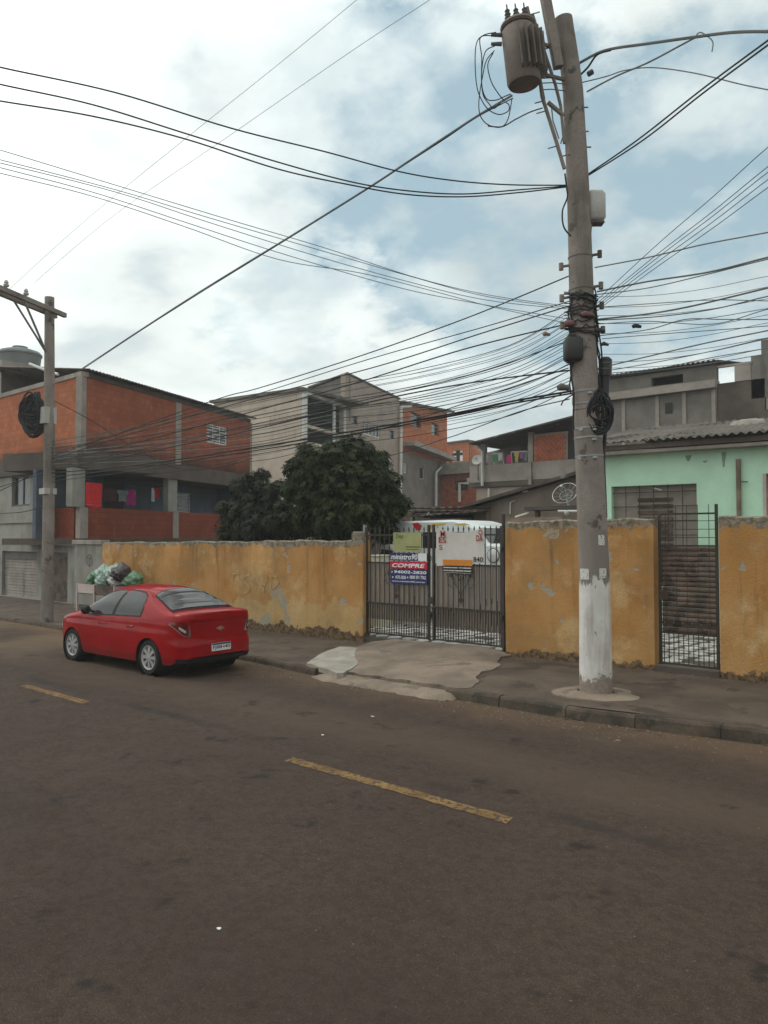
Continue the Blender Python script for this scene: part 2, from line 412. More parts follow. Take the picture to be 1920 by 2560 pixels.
def m_brick(name, c1, c2, mort, dv=(1., 0.), sw=.30, sh=.20, ms=.012, soot=None):
    g = G(name)
    # brick rows: use horizontal distance along the wall and height
    q = g.n('ShaderNodeSeparateXYZ'); g.l(g.pos, q.inputs[0])
    cb = g.n('ShaderNodeCombineXYZ'); g.l(g.math('ADD', g.math('MULTIPLY', q.outputs[0], dv[0]), g.math('MULTIPLY', q.outputs[1], dv[1])), cb.inputs[0]); g.l(q.outputs[2], cb.inputs[1])
    bk = g.n('ShaderNodeTexBrick'); g.l(cb.outputs[0], bk.inputs['Vector']); bk.inputs['Scale'].default_value = 1.0
    bk.inputs['Brick Width'].default_value = sw; bk.inputs['Row Height'].default_value = sh; bk.inputs['Mortar Size'].default_value = ms
    bk.inputs['Mortar Smooth'].default_value = .6
    bk.inputs['Color1'].default_value = (*c1, 1); bk.inputs['Color2'].default_value = (*c2, 1); bk.inputs['Mortar'].default_value = (*mort, 1)
    c = g.mix(g.ramp(g.noise(1.1, 6, .62), .4, .7, 0, .55), bk.outputs['Color'], mul(c1, .55))
    c = g.mix(g.ramp(g.noise(5, 6, .65, off=(1, 5, 2)), .62, .70, 0, .7), c, (.10, .075, .06))
    c = g.mix(g.ramp(g.noise(3, 6, .6, stretch=(1.5, 1.5, .3)), .58, .75, 0, .35), c, (.34, .26, .2))
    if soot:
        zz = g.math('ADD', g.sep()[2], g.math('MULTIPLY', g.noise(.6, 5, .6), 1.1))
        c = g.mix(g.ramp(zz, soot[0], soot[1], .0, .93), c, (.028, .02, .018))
    h = g.math('ADD', g.math('MULTIPLY', bk.outputs['Fac'], -1.0), g.math('MULTIPLY', g.noise(30, 4), .4))
    g.bump(h, .5, .02)
    return g.done(c, .92, .15)
def m_leaf(name, a, b, c3):
    g = G(name)
    oi = g.n('ShaderNodeNewGeometry')
    c = g.mix(oi.outputs['Random Per Island'], a, b)
    c = g.mix(g.ramp(g.noise(2.2, 3), .45, .7, 0, .6), c, c3)
    m = g.done(c, .6, .12)
    g.b.inputs['Subsurface Weight'].default_value = 0.0
    return m
def m_stone():
    g = G('yard_stone'); oi = g.n('ShaderNodeObjectInfo')
    c = g.mix(oi.outputs['Random'], (.30, .285, .265), (.56, .545, .52))
    c = g.mix(g.ramp(g.noise(5, 5, .6), .5, .7, 0, .6), c, (.22, .19, .16))
    g.bump(g.noise(30, 5), .4, .01); return g.done(c, .85)
def m_pole_paint():
    g = G('pole_whitewash'); z = g.sep()[2]
    c = g.mix(g.ramp(g.noise(3, 5, .6), .35, .7), (.56, .53, .50), (.66, .645, .62))
    edge = g.math('ADD', z, g.math('MULTIPLY', g.noise(6.5, 7, .7, stretch=(1, 1, .35)), .62))
    c = g.mix(g.ramp(edge, 2.02, 2.08), c, (.21, .18, .155))
    chips = g.ramp(g.noise(8, 7, .7, stretch=(2, 2, .45)), .625, .645)
    c = g.mix(chips, c, (.10, .08, .068))
    foot = g.math('SUBTRACT', z, g.math('MULTIPLY', g.noise(7, 5, .6), .5))
    c = g.mix(g.ramp(foot, .20, .15), c, g.mix(g.noise(16, 4), (.12, .09, .07), (.36, .30, .25)))
    c = g.mix(g.ramp(g.noise(2.5, 5, .6, stretch=(2, 2, .3), off=(2, 2, 0)), .48, .7, 0, .6), c, (.28, .235, .20))
    g.bump(g.math('ADD', g.noise(40, 4), g.math('MULTIPLY', chips, -1.)), .4, .008)
    return g.done(c, .85)
def m_carpaint():
    g = G('red_car_paint')
    c = g.mix(g.ramp(g.noise(2, 4), .3, .7), (.245, .0025, .004), (.30, .003, .005))
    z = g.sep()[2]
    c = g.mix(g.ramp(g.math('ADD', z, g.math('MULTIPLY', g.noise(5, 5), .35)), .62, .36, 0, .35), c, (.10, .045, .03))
    m = g.done(c, .5, .04); g.b.inputs['Coat Weight'].default_value = .55; g.b.inputs['Coat Roughness'].default_value = .05; g.b.inputs['Coat IOR'].default_value = 1.4
    return m
def m_glass(name, col, rough=.06, spec=.6):
    g = G(name)
    c = g.mix(g.ramp(g.noise(1.3, 3), .35, .65), mul(col, .7), mul(col, 1.3))
    return g.done(c, rough, spec)
def m_bag(name, col):
    g = G(name)
    c = g.mix(g.ramp(g.noise(9, 4), .35, .65), mul(col, .75), mul(col, 1.2))
    g.bump(g.noise(16, 5, .7), .9, .03)
    return g.done(c, .32, .5)
MAT.update(
    asphalt=m_asphalt(), yellow=m_yellow(),
    dash=plain('worn_yellow_road_paint', (.20, .122, .053), .9, .3, 4, 40, .3, spec=.1, blotch=((.078, .055, .041), 16, .51)),
    kerb=plain('mossy_kerb_concrete', (.085, .064, .048), .92, .35, 2.6, 30, .5, blotch=((.045, .04, .03), 3.2, .54)),
    walk=plain('stained_pavement_concrete', (.10, .074, .056), .92, .3, 1.4, 40, .5, blotch=((.055, .042, .032), 1.9, .56)),
    ramp=plain('ramp_concrete', (.215, .168, .128), .92, .3, 1.3, 40, .5, blotch=((.15, .12, .095), 1.5, .56)),
    patch=plain('pale_cement', (.33, .30, .255), .9, .25, 3, 40, .3, blotch=((.28, .26, .225), 3.5, .6)),
    dirt=plain('bare_earth', (.12, .088, .06), .95, .3, .8, 20, .6),
    yard=plain('dark_yard_concrete', (.09, .078, .066), .92, .3, 1.2, 30, .5),
    stone=m_stone(),
    concrete=plain('grey_concrete', (.31, .27, .235), .9, .2, 1.6, 35, .35, streak=.55),
    polecon=plain('pole_concrete', (.232, .198, .172), .9, .25, 1.8, 40, .6, streak=.75, blotch=((.10, .085, .073), 2.6, .58)),
    polepaint=m_pole_paint(),
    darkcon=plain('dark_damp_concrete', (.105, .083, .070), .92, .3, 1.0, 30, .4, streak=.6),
    beige=plain('beige_render', (.53, .44, .355), .92, .13, .9, 40, .25, streak=.5, streakcol=(.17, .135, .11)),
    beige2=plain('brown_grey_render', (.35, .283, .235), .92, .15, .9, 40, .25, streak=.45, streakcol=(.11, .09, .075)),
    grey=plain('grey_render', (.205, .178, .153), .92, .2, 1.1, 40, .3, streak=.5, blotch=((.28, .26, .23), .8, .66)),
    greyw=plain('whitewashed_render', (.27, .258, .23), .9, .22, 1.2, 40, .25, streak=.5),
    green=plain('mint_green_paint', (.50, .73, .555), .85, .12, .8, 45, .2, streak=.6, streakcol=(.24, .36, .26)),
    block=plain('grey_block_wall', (.18, .162, .143), .92, .25, 1.3, 30, .4, streak=.5),
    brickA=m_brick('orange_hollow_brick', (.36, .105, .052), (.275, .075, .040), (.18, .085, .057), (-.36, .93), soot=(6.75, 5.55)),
    brickF=m_brick('lit_orange_hollow_brick', (.47, .155, .07), (.36, .11, .052), (.24, .12, .08), (1., 0.), soot=(6.4, 5.3)),  # same brick as the side wall, the front's sunlight put into the colour
    brickP=m_brick('orange_parapet_brick', (.25, .062, .033), (.20, .048, .026), (.13, .05, .035), (-.36, .93)),
    brickC=m_brick('bright_orange_brick', (.50, .165, .072), (.42, .13, .056), (.32, .14, .085), (-.33, .94)),
    brickR=plain('red_clay_brick', (.40, .115, .06), .9, .3, 3, 30, .4),
    mortar=plain('mortar', (.27, .21, .17), .95, .2, 3, 30, .3),
    roofgrey=plain('weathered_fibre_cement', (.15, .132, .112), .92, .3, 1.0, 30, .35, streak=.4, blotch=((.055, .05, .042), 1.4, .55)),
    roofdark=plain('dark_old_roof_sheet', (.085, .068, .058), .92, .3, 1.4, 30, .35, blotch=((.22, .19, .16), 2.2, .6)),
    gate=plain('dull_brown_steel', (.050, .037, .031), .65, .25, 2, 40, .2, spec=.4, metal=.15, blotch=((.14, .065, .035), 4, .62)),
    sheet=plain('greyed_steel_sheet', (.235, .190, .156), .6, .18, 1.5, 40, .15, spec=.4, metal=.2, blotch=((.12, .07, .045), 3, .62), streak=.35),
    rust=plain('rusty_brown_steel', (.135, .088, .066), .6, .3, 2.5, 40, .25, spec=.4, metal=.2, blotch=((.055, .034, .027), 3, .5)),
    galv=plain('galvanised_steel', (.30, .30, .29), .5, .15, 3, 40, .1, metal=.6),
    dark=plain('shade_black', (.018, .016, .015), .85, .2, 2, 20, .1),  # underbody black, also shade painted behind spokes and in the far window recess
    shade=plain('interior_shade', (.045, .04, .038), .9, .2, 2, 20, .1),  # puts interior shade into the colour of recesses and back walls
    bluegrey=plain('faded_blue_wall', (.115, .135, .17), .9, .2, 1.2, 30, .2, streak=.3),
    white=plain('white_paint', (.62, .61, .58), .7, .1, 2.5, 40, .1, blotch=((.42, .40, .36), 3.5, .66)),
    pipe=plain('white_plastic_pipe', (.60, .585, .55), .5, .1, 2, 30, .05),
    wood=plain('old_wood', (.22, .165, .12), .9, .3, 4, 60, .3),
    cream=plain('cream_paint', (.58, .54, .43), .7, .1, 3, 30, .1),
    trafo=plain('rust_stained_grey_enamel', (.15, .118, .10), .7, .2, 2.2, 30, .15, spec=.4, blotch=((.25, .13, .09), 2.2, .58)),
    trafodark=plain('dark_grey_enamel', (.115, .105, .098), .7, .2, 3, 30, .15),
    plastic=plain('black_weathered_plastic', (.035, .034, .033), .6, .2, 3, 30, .1, spec=.4),
    brownwall=plain('brown_render', (.20, .158, .13), .92, .2, 1, 40, .3, streak=.5), stain=plain('damp_green_grey_stain', (.26, .35, .28), .9, .2, 6, 30, .1), shutter=plain('pale_grey_shutter_wood', (.27, .235, .205), .85, .18, 2, 30, .2, streak=.3), greybox=plain('pale_grey_plastic', (.40, .39, .36), .6, .12, 2, 30, .1),
    cable=plain('black_cable', (.022, .022, .023), .6, .2, 3, 30, 0),
    cablegrey=plain('faint_grey_cable', (.17, .18, .175), .6, .2, 3, 30, 0),  # grey lightened so the wires' haze fading sits in the colour
    bark=plain('bark', (.10, .075, .055), .95, .3, 5, 40, .6),
    leaf=m_leaf('glossy_dark_leaves', (.009, .014, .004), (.030, .042, .012), (.075, .088, .034)),
    leaf2=m_leaf('dusty_dark_leaves', (.010, .012, .005), (.022, .024, .010), (.036, .036, .018)),
    carpaint=m_carpaint(), carglass=m_glass('tinted_car_glass', (.026, .024, .023), .08, .35), cargrey=m_glass('rear_car_glass', (.055, .053, .052), .1, .4),
    glass=m_glass('dark_window_glass', (.035, .038, .04)),
    rubber=plain('tyre_rubber', (.022, .02, .019), .85, .2, 6, 50, .2), rim=plain('silver_hubcap', (.42, .41, .40), .38, .08, 4, 30, 0, spec=.5, metal=.5),
    tail=m_glass('dark_red_lens', (.16, .010, .012), .12), lens=m_glass('clear_lens', (.55, .55, .54), .08), chrome=plain('chrome', (.66, .65, .62), .15, .05, 4, 30, 0, metal=1),
    bumper=plain('black_bumper_plastic', (.022, .018, .017), .7, .2, 5, 40, .1),
    paper=plain('weathered_paper', (.60, .58, .55), .9, .1, 14, 60, .1, blotch=((.16, .15, .145), 34, .54)),
    ink=plain('black_ink', (.02, .02, .022), .7, .1, 4, 30, 0), pinktag=plain('faded_pink_tag', (.20, .10, .10), .8), redink=plain('dull_red_ink', (.33, .035, .035), .7, .12, 4, 30, 0),
    signblue=plain('sign_navy', (.025, .028, .12), .55, .1, 3, 30, 0), signred=plain('sign_red', (.48, .012, .045), .55, .1, 3, 30, 0),
    signwhite=plain('sign_white', (.70, .70, .69), .6, .06, 3, 30, 0), signolive=plain('sign_faded_yellow_green', (.33, .335, .15), .7, .12, 3, 30, 0),
    oliveink=plain('olive_ink', (.09, .10, .03), .7, .1, 4, 30, 0), orange=plain('orange_band', (.62, .22, .03), .7, .1, 4, 30, 0),
    banner=plain('banner_cloth', (.56, .53, .49), .85, .08, 3, 30, .1), vanwhite=plain('white_van_enamel', (.66, .69, .68), .35, .05, 2, 30, 0, spec=.5),
    vanred=plain('van_red_print', (.60, .03, .035), .4, .1, 3, 30, 0), vanyellow=plain('van_yellow_print', (.62, .42, .07), .4, .1, 3, 30, 0),
    pinkbox=plain('faded_pink_white_paint', (.50, .40, .37), .8, .15, 3, 30, .1, blotch=((.28, .2, .17), 5, .62)),
    baggreen=m_bag('green_plastic_bag', (.09, .19, .10)), bagmint=m_bag('mint_plastic_bag', (.30, .40, .335)), bagwhite=m_bag('white_plastic_bag', (.48, .47, .45)), bagblack=m_bag('black_plastic_bag', (.035, .026, .024)),
    chalk=plain('pale_chalk_paint', (.47, .33, .165), .95, .2, 6, 50, .1, blotch=((.42, .22, .07), 9, .5)), greymark=plain('grey_spray_paint', (.12, .11, .10), .9, .2, 6, 50, .1),
    tank=plain('grey_water_tank', (.17, .18, .175), .75, .15, 2, 30, .1),
)
def cloth(name, col): return plain(name, col, .9, .18, 5, 40, .2)
MAT.update(c_red=cloth('red_cloth', (.55, .018, .022)), c_magenta=cloth('magenta_cloth', (.30, .018, .14)), c_white=cloth('white_cloth', (.5, .5, .5)),
           c_dark=cloth('maroon_cloth', (.07, .02, .025)), c_green=cloth('green_cloth', (.09, .30, .14)), c_pink=cloth('pink_cloth', (.62, .03, .20)),
           c_yellow=cloth('yellow_cloth', (.5, .38, .12)), c_grey=cloth('grey_cloth', (.16, .19, .19)), c_lilac=cloth('lilac_cloth', (.3, .13, .3)))
# ------------------------------------------------------------------ ground, road, pavement
YW = 12.2                                   # front face of the ochre wall
WALL = Pl((0, YW), (1, 0))
KERB = [(-60, 9.50), (-14, 9.50), (-11.5, 9.46), (-9.6, 9.22), (-6.6, 9.22), (-4.6, 9.16), (-3.4, 9.32), (-2.4, 9.5), (0, 9.6), (16, 9.7)]
def kerb_y(x): return lerp(KERB, x)
def kerb_h(x): return lerp([(-60, .09), (-13, .09), (-9.9, .10), (-7, .13), (-4, .16), (16, .17)], x)
def walk_z(x, y):
    k = kerb_y(x); h = kerb_h(x); t = max(0, min(1, (y - k) / 3.0))
    return h + t * lerp([(-13, .0), (-10, .03), (-7, .06), (16, .06)], x)
g = MB(); g.add([(-420, -420, -.03), (420, -420, -.03), (420, 420, -.03), (-420, 420, -.03)], [(0, 1, 2, 3)])
tag(g.build('ground', MAT['dirt']), kind='structure')
g = MB(); xs = sorted(set([-160, -110, -80] + [-60 + .5 * i for i in range(152)] + [30, 60, 120]))
g.grid([[(x, -3.2, 0.0), (x, kerb_y(x) + .06, 0.0)] for x in xs])
road = tag(g.build('road', MAT['asphalt']), kind='structure')
for (xa, xb) in ((-6.14, -3.40), (-12.35, -10.36), (-18.6, -16.6), (.6, 3.3)):
    g = MB(); n = 40; rng = random.Random(int(xa * 10))
    top = [(xa + (xb - xa) * i / n, 5.575 + rng.uniform(-.012, .012) + .075, .004) for i in range(n + 1)]
    bot = [(xa + (xb - xa) * i / n, 5.575 + rng.uniform(-.012, .012) - .075, .004) for i in range(n + 1)]
    bot[0] = (xa + .04, bot[0][1], .004); top[-1] = (xb - .03, top[-1][1], .004)
    g.grid([bot, top]); g.build('lane_dash', MAT['dash'], road)
# pavement sheet
g = MB(); rows = []
for x in [-60 + .25 * i for i in range(305)]:
    k = kerb_y(x) + .11
    rows.append([(x, k + (12.9 - k) * j / 10, walk_z(x, k + (12.9 - k) * j / 10) + (.006 * math.sin(x * 2.1 + j) * math.sin(j * 1.7 + x * .8) if 0 < j < 10 else 0)) for j in range(11)])
g.grid(rows); pavement = tag(g.build('pavement', MAT['walk'], smooth=60), kind='structure')
# kerb stones, one by one
kerb = bpy.data.objects.new('kerb', None); COL.objects.link(kerb); ORG['kerb'] = Vector((0, 0, 0)); tag(kerb, kind='structure')
x = -34.0; rng = random.Random(3)
while x < 6:
    ln = rng.uniform(.85, 1.05); xe = x + ln - rng.uniform(.005, .012)
    if not (-9.75 < (x + xe) / 2 < -6.75):
        g = MB(); n = 4; prof = []
        dz = rng.uniform(-.012, .008); dy = rng.uniform(-.015, .015)
        for i in range(n + 1):
            xx = x + (xe - x) * i / n; k = kerb_y(xx) + dy; h = kerb_h(xx) + dz + rng.uniform(-.004, .004)
            prof.append([(xx, k - .02, -.02), (xx, k, h - .03), (xx, k + .025, h), (xx, k + .13, h + .004), (xx, k + .13, -.02)])
        g.grid(prof); g.add(prof[0], [(0, 1, 2, 3, 4)]); g.add(prof[-1], [(4, 3, 2, 1, 0)])
        g.build('kerb_stone', MAT['kerb'], kerb)
    x += ln
# driveway ramp up to the vehicle gate
def edge_l(t): return Vector((-9.85 - 1.0 * t, 9.30 + 2.95 * t, 0))
def edge_r(t): return Vector((-6.45 - 1.05 * t, 9.30 + 2.95 * t, 0))
g = MB(); rows = []; rng = random.Random(5)
for i in range(25):
    t = i / 24; a, b = edge_l(t), edge_r(t); row = []
    for j in range(29):
        s = j / 28; p = a.lerp(b, s)
        z = walk_z(p.x, p.y)
        up = .012 + (.20 * (t ** 1.1) - .02 * t) * min(1, s * 5 + .12) * min(1, (1 - s) * 6 + .12) * .62
        wav = .05 * math.sin(5 * s + 2 * t) * math.sin(3 * t + 9 * s) * t * (1 - t)
        row.append((p.x + .03 * math.sin(j * 3.1) * (i == 0) + (.09 * math.sin(i * .55) + .03 * math.sin(i * 1.7)) * max(0, s - .75) * 4, p.y + (.05 * math.sin(j * 1.3 + 2) if i == 0 else 0), z + up + wav * .35))
    rows.append(row)
g.slab(rows, (0, 0, -.12)); ramp = tag(g.build('driveway_ramp', MAT['ramp'], smooth=50), kind='structure')
# pale cement patch on the ramp's left corner and the cement wedge in the gutter
def ramp_pt(s, t, dz):
    r = rows[min(24, int(t * 24))][min(28, int(s * 28))]; return (r[0], r[1], r[2] + dz)
pa = [cN(492, 800), cN(560, 755), cN(690, 706), cN(790, 714), cN(822, 752), cN(790, 800), cN(735, 845), cN(670, 862), cN(625, 842)]
pa = [tuple(q[:2]) for q in cr([(a, b, 0) for a, b in pa + pa[:1]], 4)][:-1]; rngp = random.Random(21)
pa = [(a + rngp.uniform(-2.5, 2.5), b + rngp.uniform(-1.5, 1.5)) for a, b in pa]; pts = []
for q in pa:
    p = onz(*q, .14); p = onz(*q, walk_z(p[0], p[1]) + .03); pts.append((p[0], p[1]))
g = MB(); n = len(pts); cen = (sum(p[0] for p in pts) / n, sum(p[1] for p in pts) / n)
def pz(p, d): return (p[0], p[1], walk_z(p[0], p[1]) + d)
g.add([pz(cen, .062)] + [pz(((p[0] + cen[0]) / 2, (p[1] + cen[1]) / 2), .056) for p in pts] + [pz(p, .035) for p in pts] + [pz(p, -.05) for p in pts],
      [(0, 1 + i, 1 + (i + 1) % n) for i in range(n)] + [(1 + i, 1 + n + i, 1 + n + (i + 1) % n, 1 + (i + 1) % n) for i in range(n)] + [(1 + n + i, 1 + 2 * n + i, 1 + 2 * n + (i + 1) % n, 1 + n + (i + 1) % n) for i in range(n)])
g.build('cement_patch', MAT['patch'], ramp, smooth=60, label='pale cement patch on the left corner of the ramp')
g = MB(); rows2 = []
for i in range(25):
    x = -9.45 + 2.95 * i / 24; e = min(1, i / 2.5, (24 - i) / 1.2); k = kerb_y(x)
    w = (.30 + .03 * math.sin(i * 1.9)) * (.4 + .6 * e)
    rows2.append([(x, k + .06, .004 + .085 * e), (x, k - .03, .004 + .085 * e), (x, k - w * .75, .004 + .05 * e), (x, k - w, .003)])
g.grid(rows2); g.build('gutter_wedge', MAT['ramp'], ramp, smooth=50, label='cement wedge filling the gutter in front of the ramp')
# yard behind the wall
g = MB(); g.add([(-23.5, YW + .02, .235), (22, YW + .02, .235), (22, 60, .235), (-23.5, 60, .235)], [(0, 1, 2, 3)])
g.add([(-23.5, YW + .02, .235), (22, YW + .02, .235), (22, YW + .02, -.03), (-23.5, YW + .02, -.03)], [(0, 1, 2, 3)])
yard = tag(g.build('yard', MAT['yard']), kind='structure')
stones = []
for k in range(7):
    rng = random.Random(40 + k); n = rng.choice((5, 6, 6, 7)); poly = []
    for i in range(n):
        a = 2 * math.pi * (i + rng.uniform(-.25, .25)) / n; r = rng.uniform(.15, .20); poly.append((r * math.cos(a) * 1.1, r * math.sin(a) * .92))
    stones.append(MB().zprism(poly, 0, .022).mesh('paving_stone', MAT['stone']))
rng = random.Random(9)
for (xa, xb, yb) in ((-13.0, -7.3, 18.4), (-6.4, -3.0, 17.6)):
    yy = 12.5; r = 0
    while yy < yb:
        xx = xa + (.17 if r % 2 else 0) - (yy - 12.5) * .45
        while xx < xb - (yy - 12.5) * .30:
            if rng.random() < .93:
                inst('paving_stone', rng.choice(stones), yard, (xx + rng.uniform(-.03, .03), yy + rng.uniform(-.03, .03), .232), (0, 0, rng.uniform(0, 6.28)))
            xx += .37
        yy += .35; r += 1
# ------------------------------------------------------------------ ochre walls
def rough_top(u, base, seed, amp=.02): return base + amp * math.sin(u * 3.1 + seed) * math.sin(u * 1.3 + seed * 2) + amp * .4 * math.sin(u * 11 + seed)
def ochre(name, label, x0, x1, zt0, zt1, mat, seed):
    g = MB(); n = max(3, int((x1 - x0) / .12)); fr, bk = [], []
    rows = []
    for i in range(n + 1):
        x = x0 + (x1 - x0) * i / n; zt = rough_top(x, zt0 + (zt1 - zt0) * i / n, seed)
        wv = .008 * math.sin(x * 1.7 + seed); zb = walk_z(x, YW) - .05
        rows.append([(x, YW + wv, zb), (x, YW + wv * .5, zb + .6), (x, YW - wv, zb + 1.3), (x, YW + wv, zt - .025), (x, YW + .025, zt), (x, YW + .17, zt - .004), (x, YW + .20, zt - .03), (x, YW + .20, zb)])
    g.grid(rows); g.add(rows[0], [tuple(range(8))]); g.add(rows[-1], [tuple(range(7, -1, -1))])
    t = thing(name, label, 'wall', ((x0 + x1) / 2, YW + .1, 0))
    g.build('plaster', mat, t, smooth=35); return t
wl = ochre('garden_wall', 'long stained ochre plaster wall behind the red car, topped with grey lichen', -21.85, -11.42, 2.19, 2.29, MAT['yellow'], 1.0)
g = MB(); g.box(-11.415, -11.06, YW - .03, YW + .23, .03, 2.43); g.build('pillar', MAT['yellow'], wl, bevel=.02)
g = MB(); g.box(-11.395, -11.08, YW - .01, YW + .21, 2.432, 2.47); g.build('pillar_cap', MAT['concrete'], wl, bevel=.015)
wm = ochre('garden_wall', 'short ochre plaster wall between the two gates, behind the big pole', -7.55, -4.78, 2.645, 2.65, MAT['yellow'], 2.3)
wr = ochre('garden_wall', 'ochre plaster wall to the right of the small slatted gate', -3.77, 9.0, 2.665, 2.68, MAT['yellow'], 4.1)
# white chalk graffiti strokes on the long wall
def stroke(pl, pts, w, off=.006):
    P = [pl.at(q, off) for q in pts]; P = [(q.x, q.y) for q in cr([(a, b, 0) for a, b in P], 5)] if len(P) > 2 else P
    m = MB()
    for (a, b), (c, d) in zip(P, P[1:]):
        L = math.hypot(c - a, d - b) or 1; nx, nz = -(d - b) / L * w / 2, (c - a) / L * w / 2
        m.add([pl.P(a + nx, b + nz, off), pl.P(c + nx, d + nz, off), pl.P(c - nx, d - nz, off), pl.P(a - nx, b - nz, off)], [(0, 1, 2, 3)])
    return m
WG = Pl((0, YW - .012), (1, 0))
for pts in ([cN(40, 272), cN(85, 268)], [cN(60, 272), cN(48, 320)], [cN(162, 276), cN(130, 285), cN(117, 310), cN(140, 335), cN(152, 360), cN(135, 382), cN(112, 386)],
            [cN(198, 285), cN(205, 325), cN(225, 340), cN(240, 345)], [cN(258, 280), cN(250, 320), cN(238, 345), cN(236, 385)], [cN(275, 365), cN(280, 290)], [cN(268, 285), cN(310, 290), cN(322, 320), cN(300, 350), cN(275, 366)]):
    stroke(WG, pts, .030).build('graffiti_stroke', MAT['chalk'], wl)
# narrow grey wall between the brick house and the ochre wall
t = thing('garden_wall', 'narrow pale grey wall with a sprayed round mark, left end of the ochre wall', 'wall', (-22.7, YW + .1, 0))
g = MB(); g.box(-23.6, -21.87, YW + .03, YW + .22, .03, 2.12); g.build('plaster', MAT['greyw'], t, bevel=.01)
g = MB(); g.box(-23.7, -21.88, YW - .02, YW + .27, 2.122, 2.26); g.build('coping', MAT['concrete'], t, bevel=.01)
WG2 = Pl((0, YW + .028), (1, 0)); cx, cz = WG2.at(cL(1160, 625)); rr = .17
ring = [(cx + rr * math.cos(a * .3927), cz + rr * 1.05 * math.sin(a * .3927)) for a in range(17)]
m = MB()
def seg(m, a, b, w=.03):
    L = math.hypot(b[0] - a[0], b[1] - a[1]); nx, nz = -(b[1] - a[1]) / L * w / 2, (b[0] - a[0]) / L * w / 2
    m.add([WG2.P(a[0] + nx, a[1] + nz, .004), WG2.P(b[0] + nx, b[1] + nz, .004), WG2.P(b[0] - nx, b[1] - nz, .004), WG2.P(a[0] - nx, a[1] - nz, .004)], [(0, 1, 2, 3)])
for a, b in zip(ring, ring[1:]): seg(m, a, b)
m.build('sprayed_mark', MAT['greymark'], t)
for e in ((0, -rr), (-.11, .12), (.11, .12)):
    m = MB(); seg(m, (cx, cz + .02), (cx + e[0], cz + e[1])); 
    m.v = [(v[0], v[1] - .002, v[2]) for v in m.v]
    m.build('sprayed_mark', MAT['greymark'], t)
# ------------------------------------------------------------------ double vehicle gate
GP = Pl((0, YW + .10), (1, 0))
def gx(px, py=1400): return GP.at((px, py))[0]
XL, XM, XR = gx(880 + 135 / 3.95), gx(880 + 785 / 3.95), gx(880 + 1488 / 3.95)
GB, GT = .30, 2.44          # gate foot and top rail
def spear(h):
    m = MB(); m.box(-.0075, .0075, -.0075, .0075, 0, h)
    z = h; m.add([(-.008, -.008, z), (.008, -.008, z), (.008, .008, z), (-.008, .008, z), (-.02, 0, z + .035), (.02, 0, z + .035), (0, -.01, z + .035), (0, .01, z + .035), (0, 0, z + .10)],
                  [(0, 1, 6), (0, 6, 4), (0, 4, 3), (1, 2, 5), (1, 5, 6), (2, 3, 7), (2, 7, 5), (3, 4, 7), (4, 6, 8), (6, 5, 8), (5, 7, 8), (7, 4, 8)])
    return m.mesh('bar', MAT['gate'])
bar_me = spear(GT + .04 - GB - .02)
picket_me = MB().box(-.006, .006, -.006, .006, 0, .64).mesh('picket', MAT['gate'])
bolt_me = MB().lathe([(.009, 0), (.009, .006), (.004, .010)], (0, 0, 0), (0, -1, 0), 6).mesh('rivet', MAT['galv'])
def gate_leaf(label, x0, x1, lefthinge):
    t = thing('gate_leaf', label, 'gate', ((x0 + x1) / 2, YW + .1, GB))
    n = 13; st = (x1 - x0) / n
    yc = YW + .10
    for k in range(1, n):
        inst('bar', bar_me, t, (x0 + st * k, yc - .012, GB + .02))
    for k in range(n):
        inst('picket', picket_me, t, (x0 + st * (k + .5), yc - .012, GB + .02))
        a = x0 + st * k + .004; b = x0 + st * (k + 1) - .004
        if k in (0, n - 1): a = max(a, x0 + .035); b = min(b, x1 - .035)
        bz = .60 + .02 * math.sin(k + x0) if not lefthinge else .68 - .008 * k
        m = MB(); m.slab([[(a, yc + .012, z), (a + (b - a) * .25, yc + .004, z), (a + (b - a) * .75, yc + .004, z), (b, yc + .012, z)] for z in (GB + .32 if lefthinge else GB + .26, 1.80)], (0, .003, 0))
        m.build('sheet_slat', MAT['sheet'], t)
        inst('rivet', bolt_me, t, (x0 + st * (k + .5), yc - .028, .985))
    for z, hh in ((GB + .01, .03), (.94, .035), (1.80, .03), (GT - .06, .03)):
        MB().box(x0 + .03, x1 - .03, yc - .024, yc - .002, z, z + hh).build('rail', MAT['gate'], t)
    for xx in (x0 + .015, x1 - .015):
        MB().box(xx - .02, xx + .02, yc - .03, yc + .02, GB, GT + (.16 if abs(xx - XM) < .1 else .12)).build('stile', MAT['gate'], t)
    # scrolled ornament
    cx = x0 + st * (6.5 if lefthinge else 5.5); m = MB(); yo = yc - .026
    for s in (-1, 1):
        for (r, dz) in ((.14, .30), (.10, .42)):
            arc = [(cx + s * (.03 + r * (1 - math.cos(a * .35))), yo, 1.20 + dz + r * math.sin(a * .35)) for a in range(14)]
            m.tube(arc, .006, 5)
        m.tube([(cx, yo, 1.18), (cx + s * .05, yo, 1.34), (cx + s * .16, yo, 1.47), (cx + s * .22, yo, 1.62)], .006, 5)
    m.tube([(cx, yo, 1.12), (cx, yo, 1.60)], .008, 5)
    m.add([(cx - .06, yo, 1.14), (cx, yo - .012, 1.06), (cx + .06, yo, 1.14), (cx, yo - .012, 1.20), (cx, yo + .012, 1.13)], [(0, 1, 3), (1, 2, 3), (0, 4, 1), (1, 4, 2), (2, 4, 3), (3, 4, 0)])
    m.build('scroll_ornament', MAT['gate'], t)
    return t
gl = gate_leaf('left leaf of the brown barred vehicle gate, carrying the blue sign', XL + .02, XM - .045, True)
gr = gate_leaf('right leaf of the brown barred vehicle gate, carrying the red-lettered banner', XM + .045, XR - .005, False)
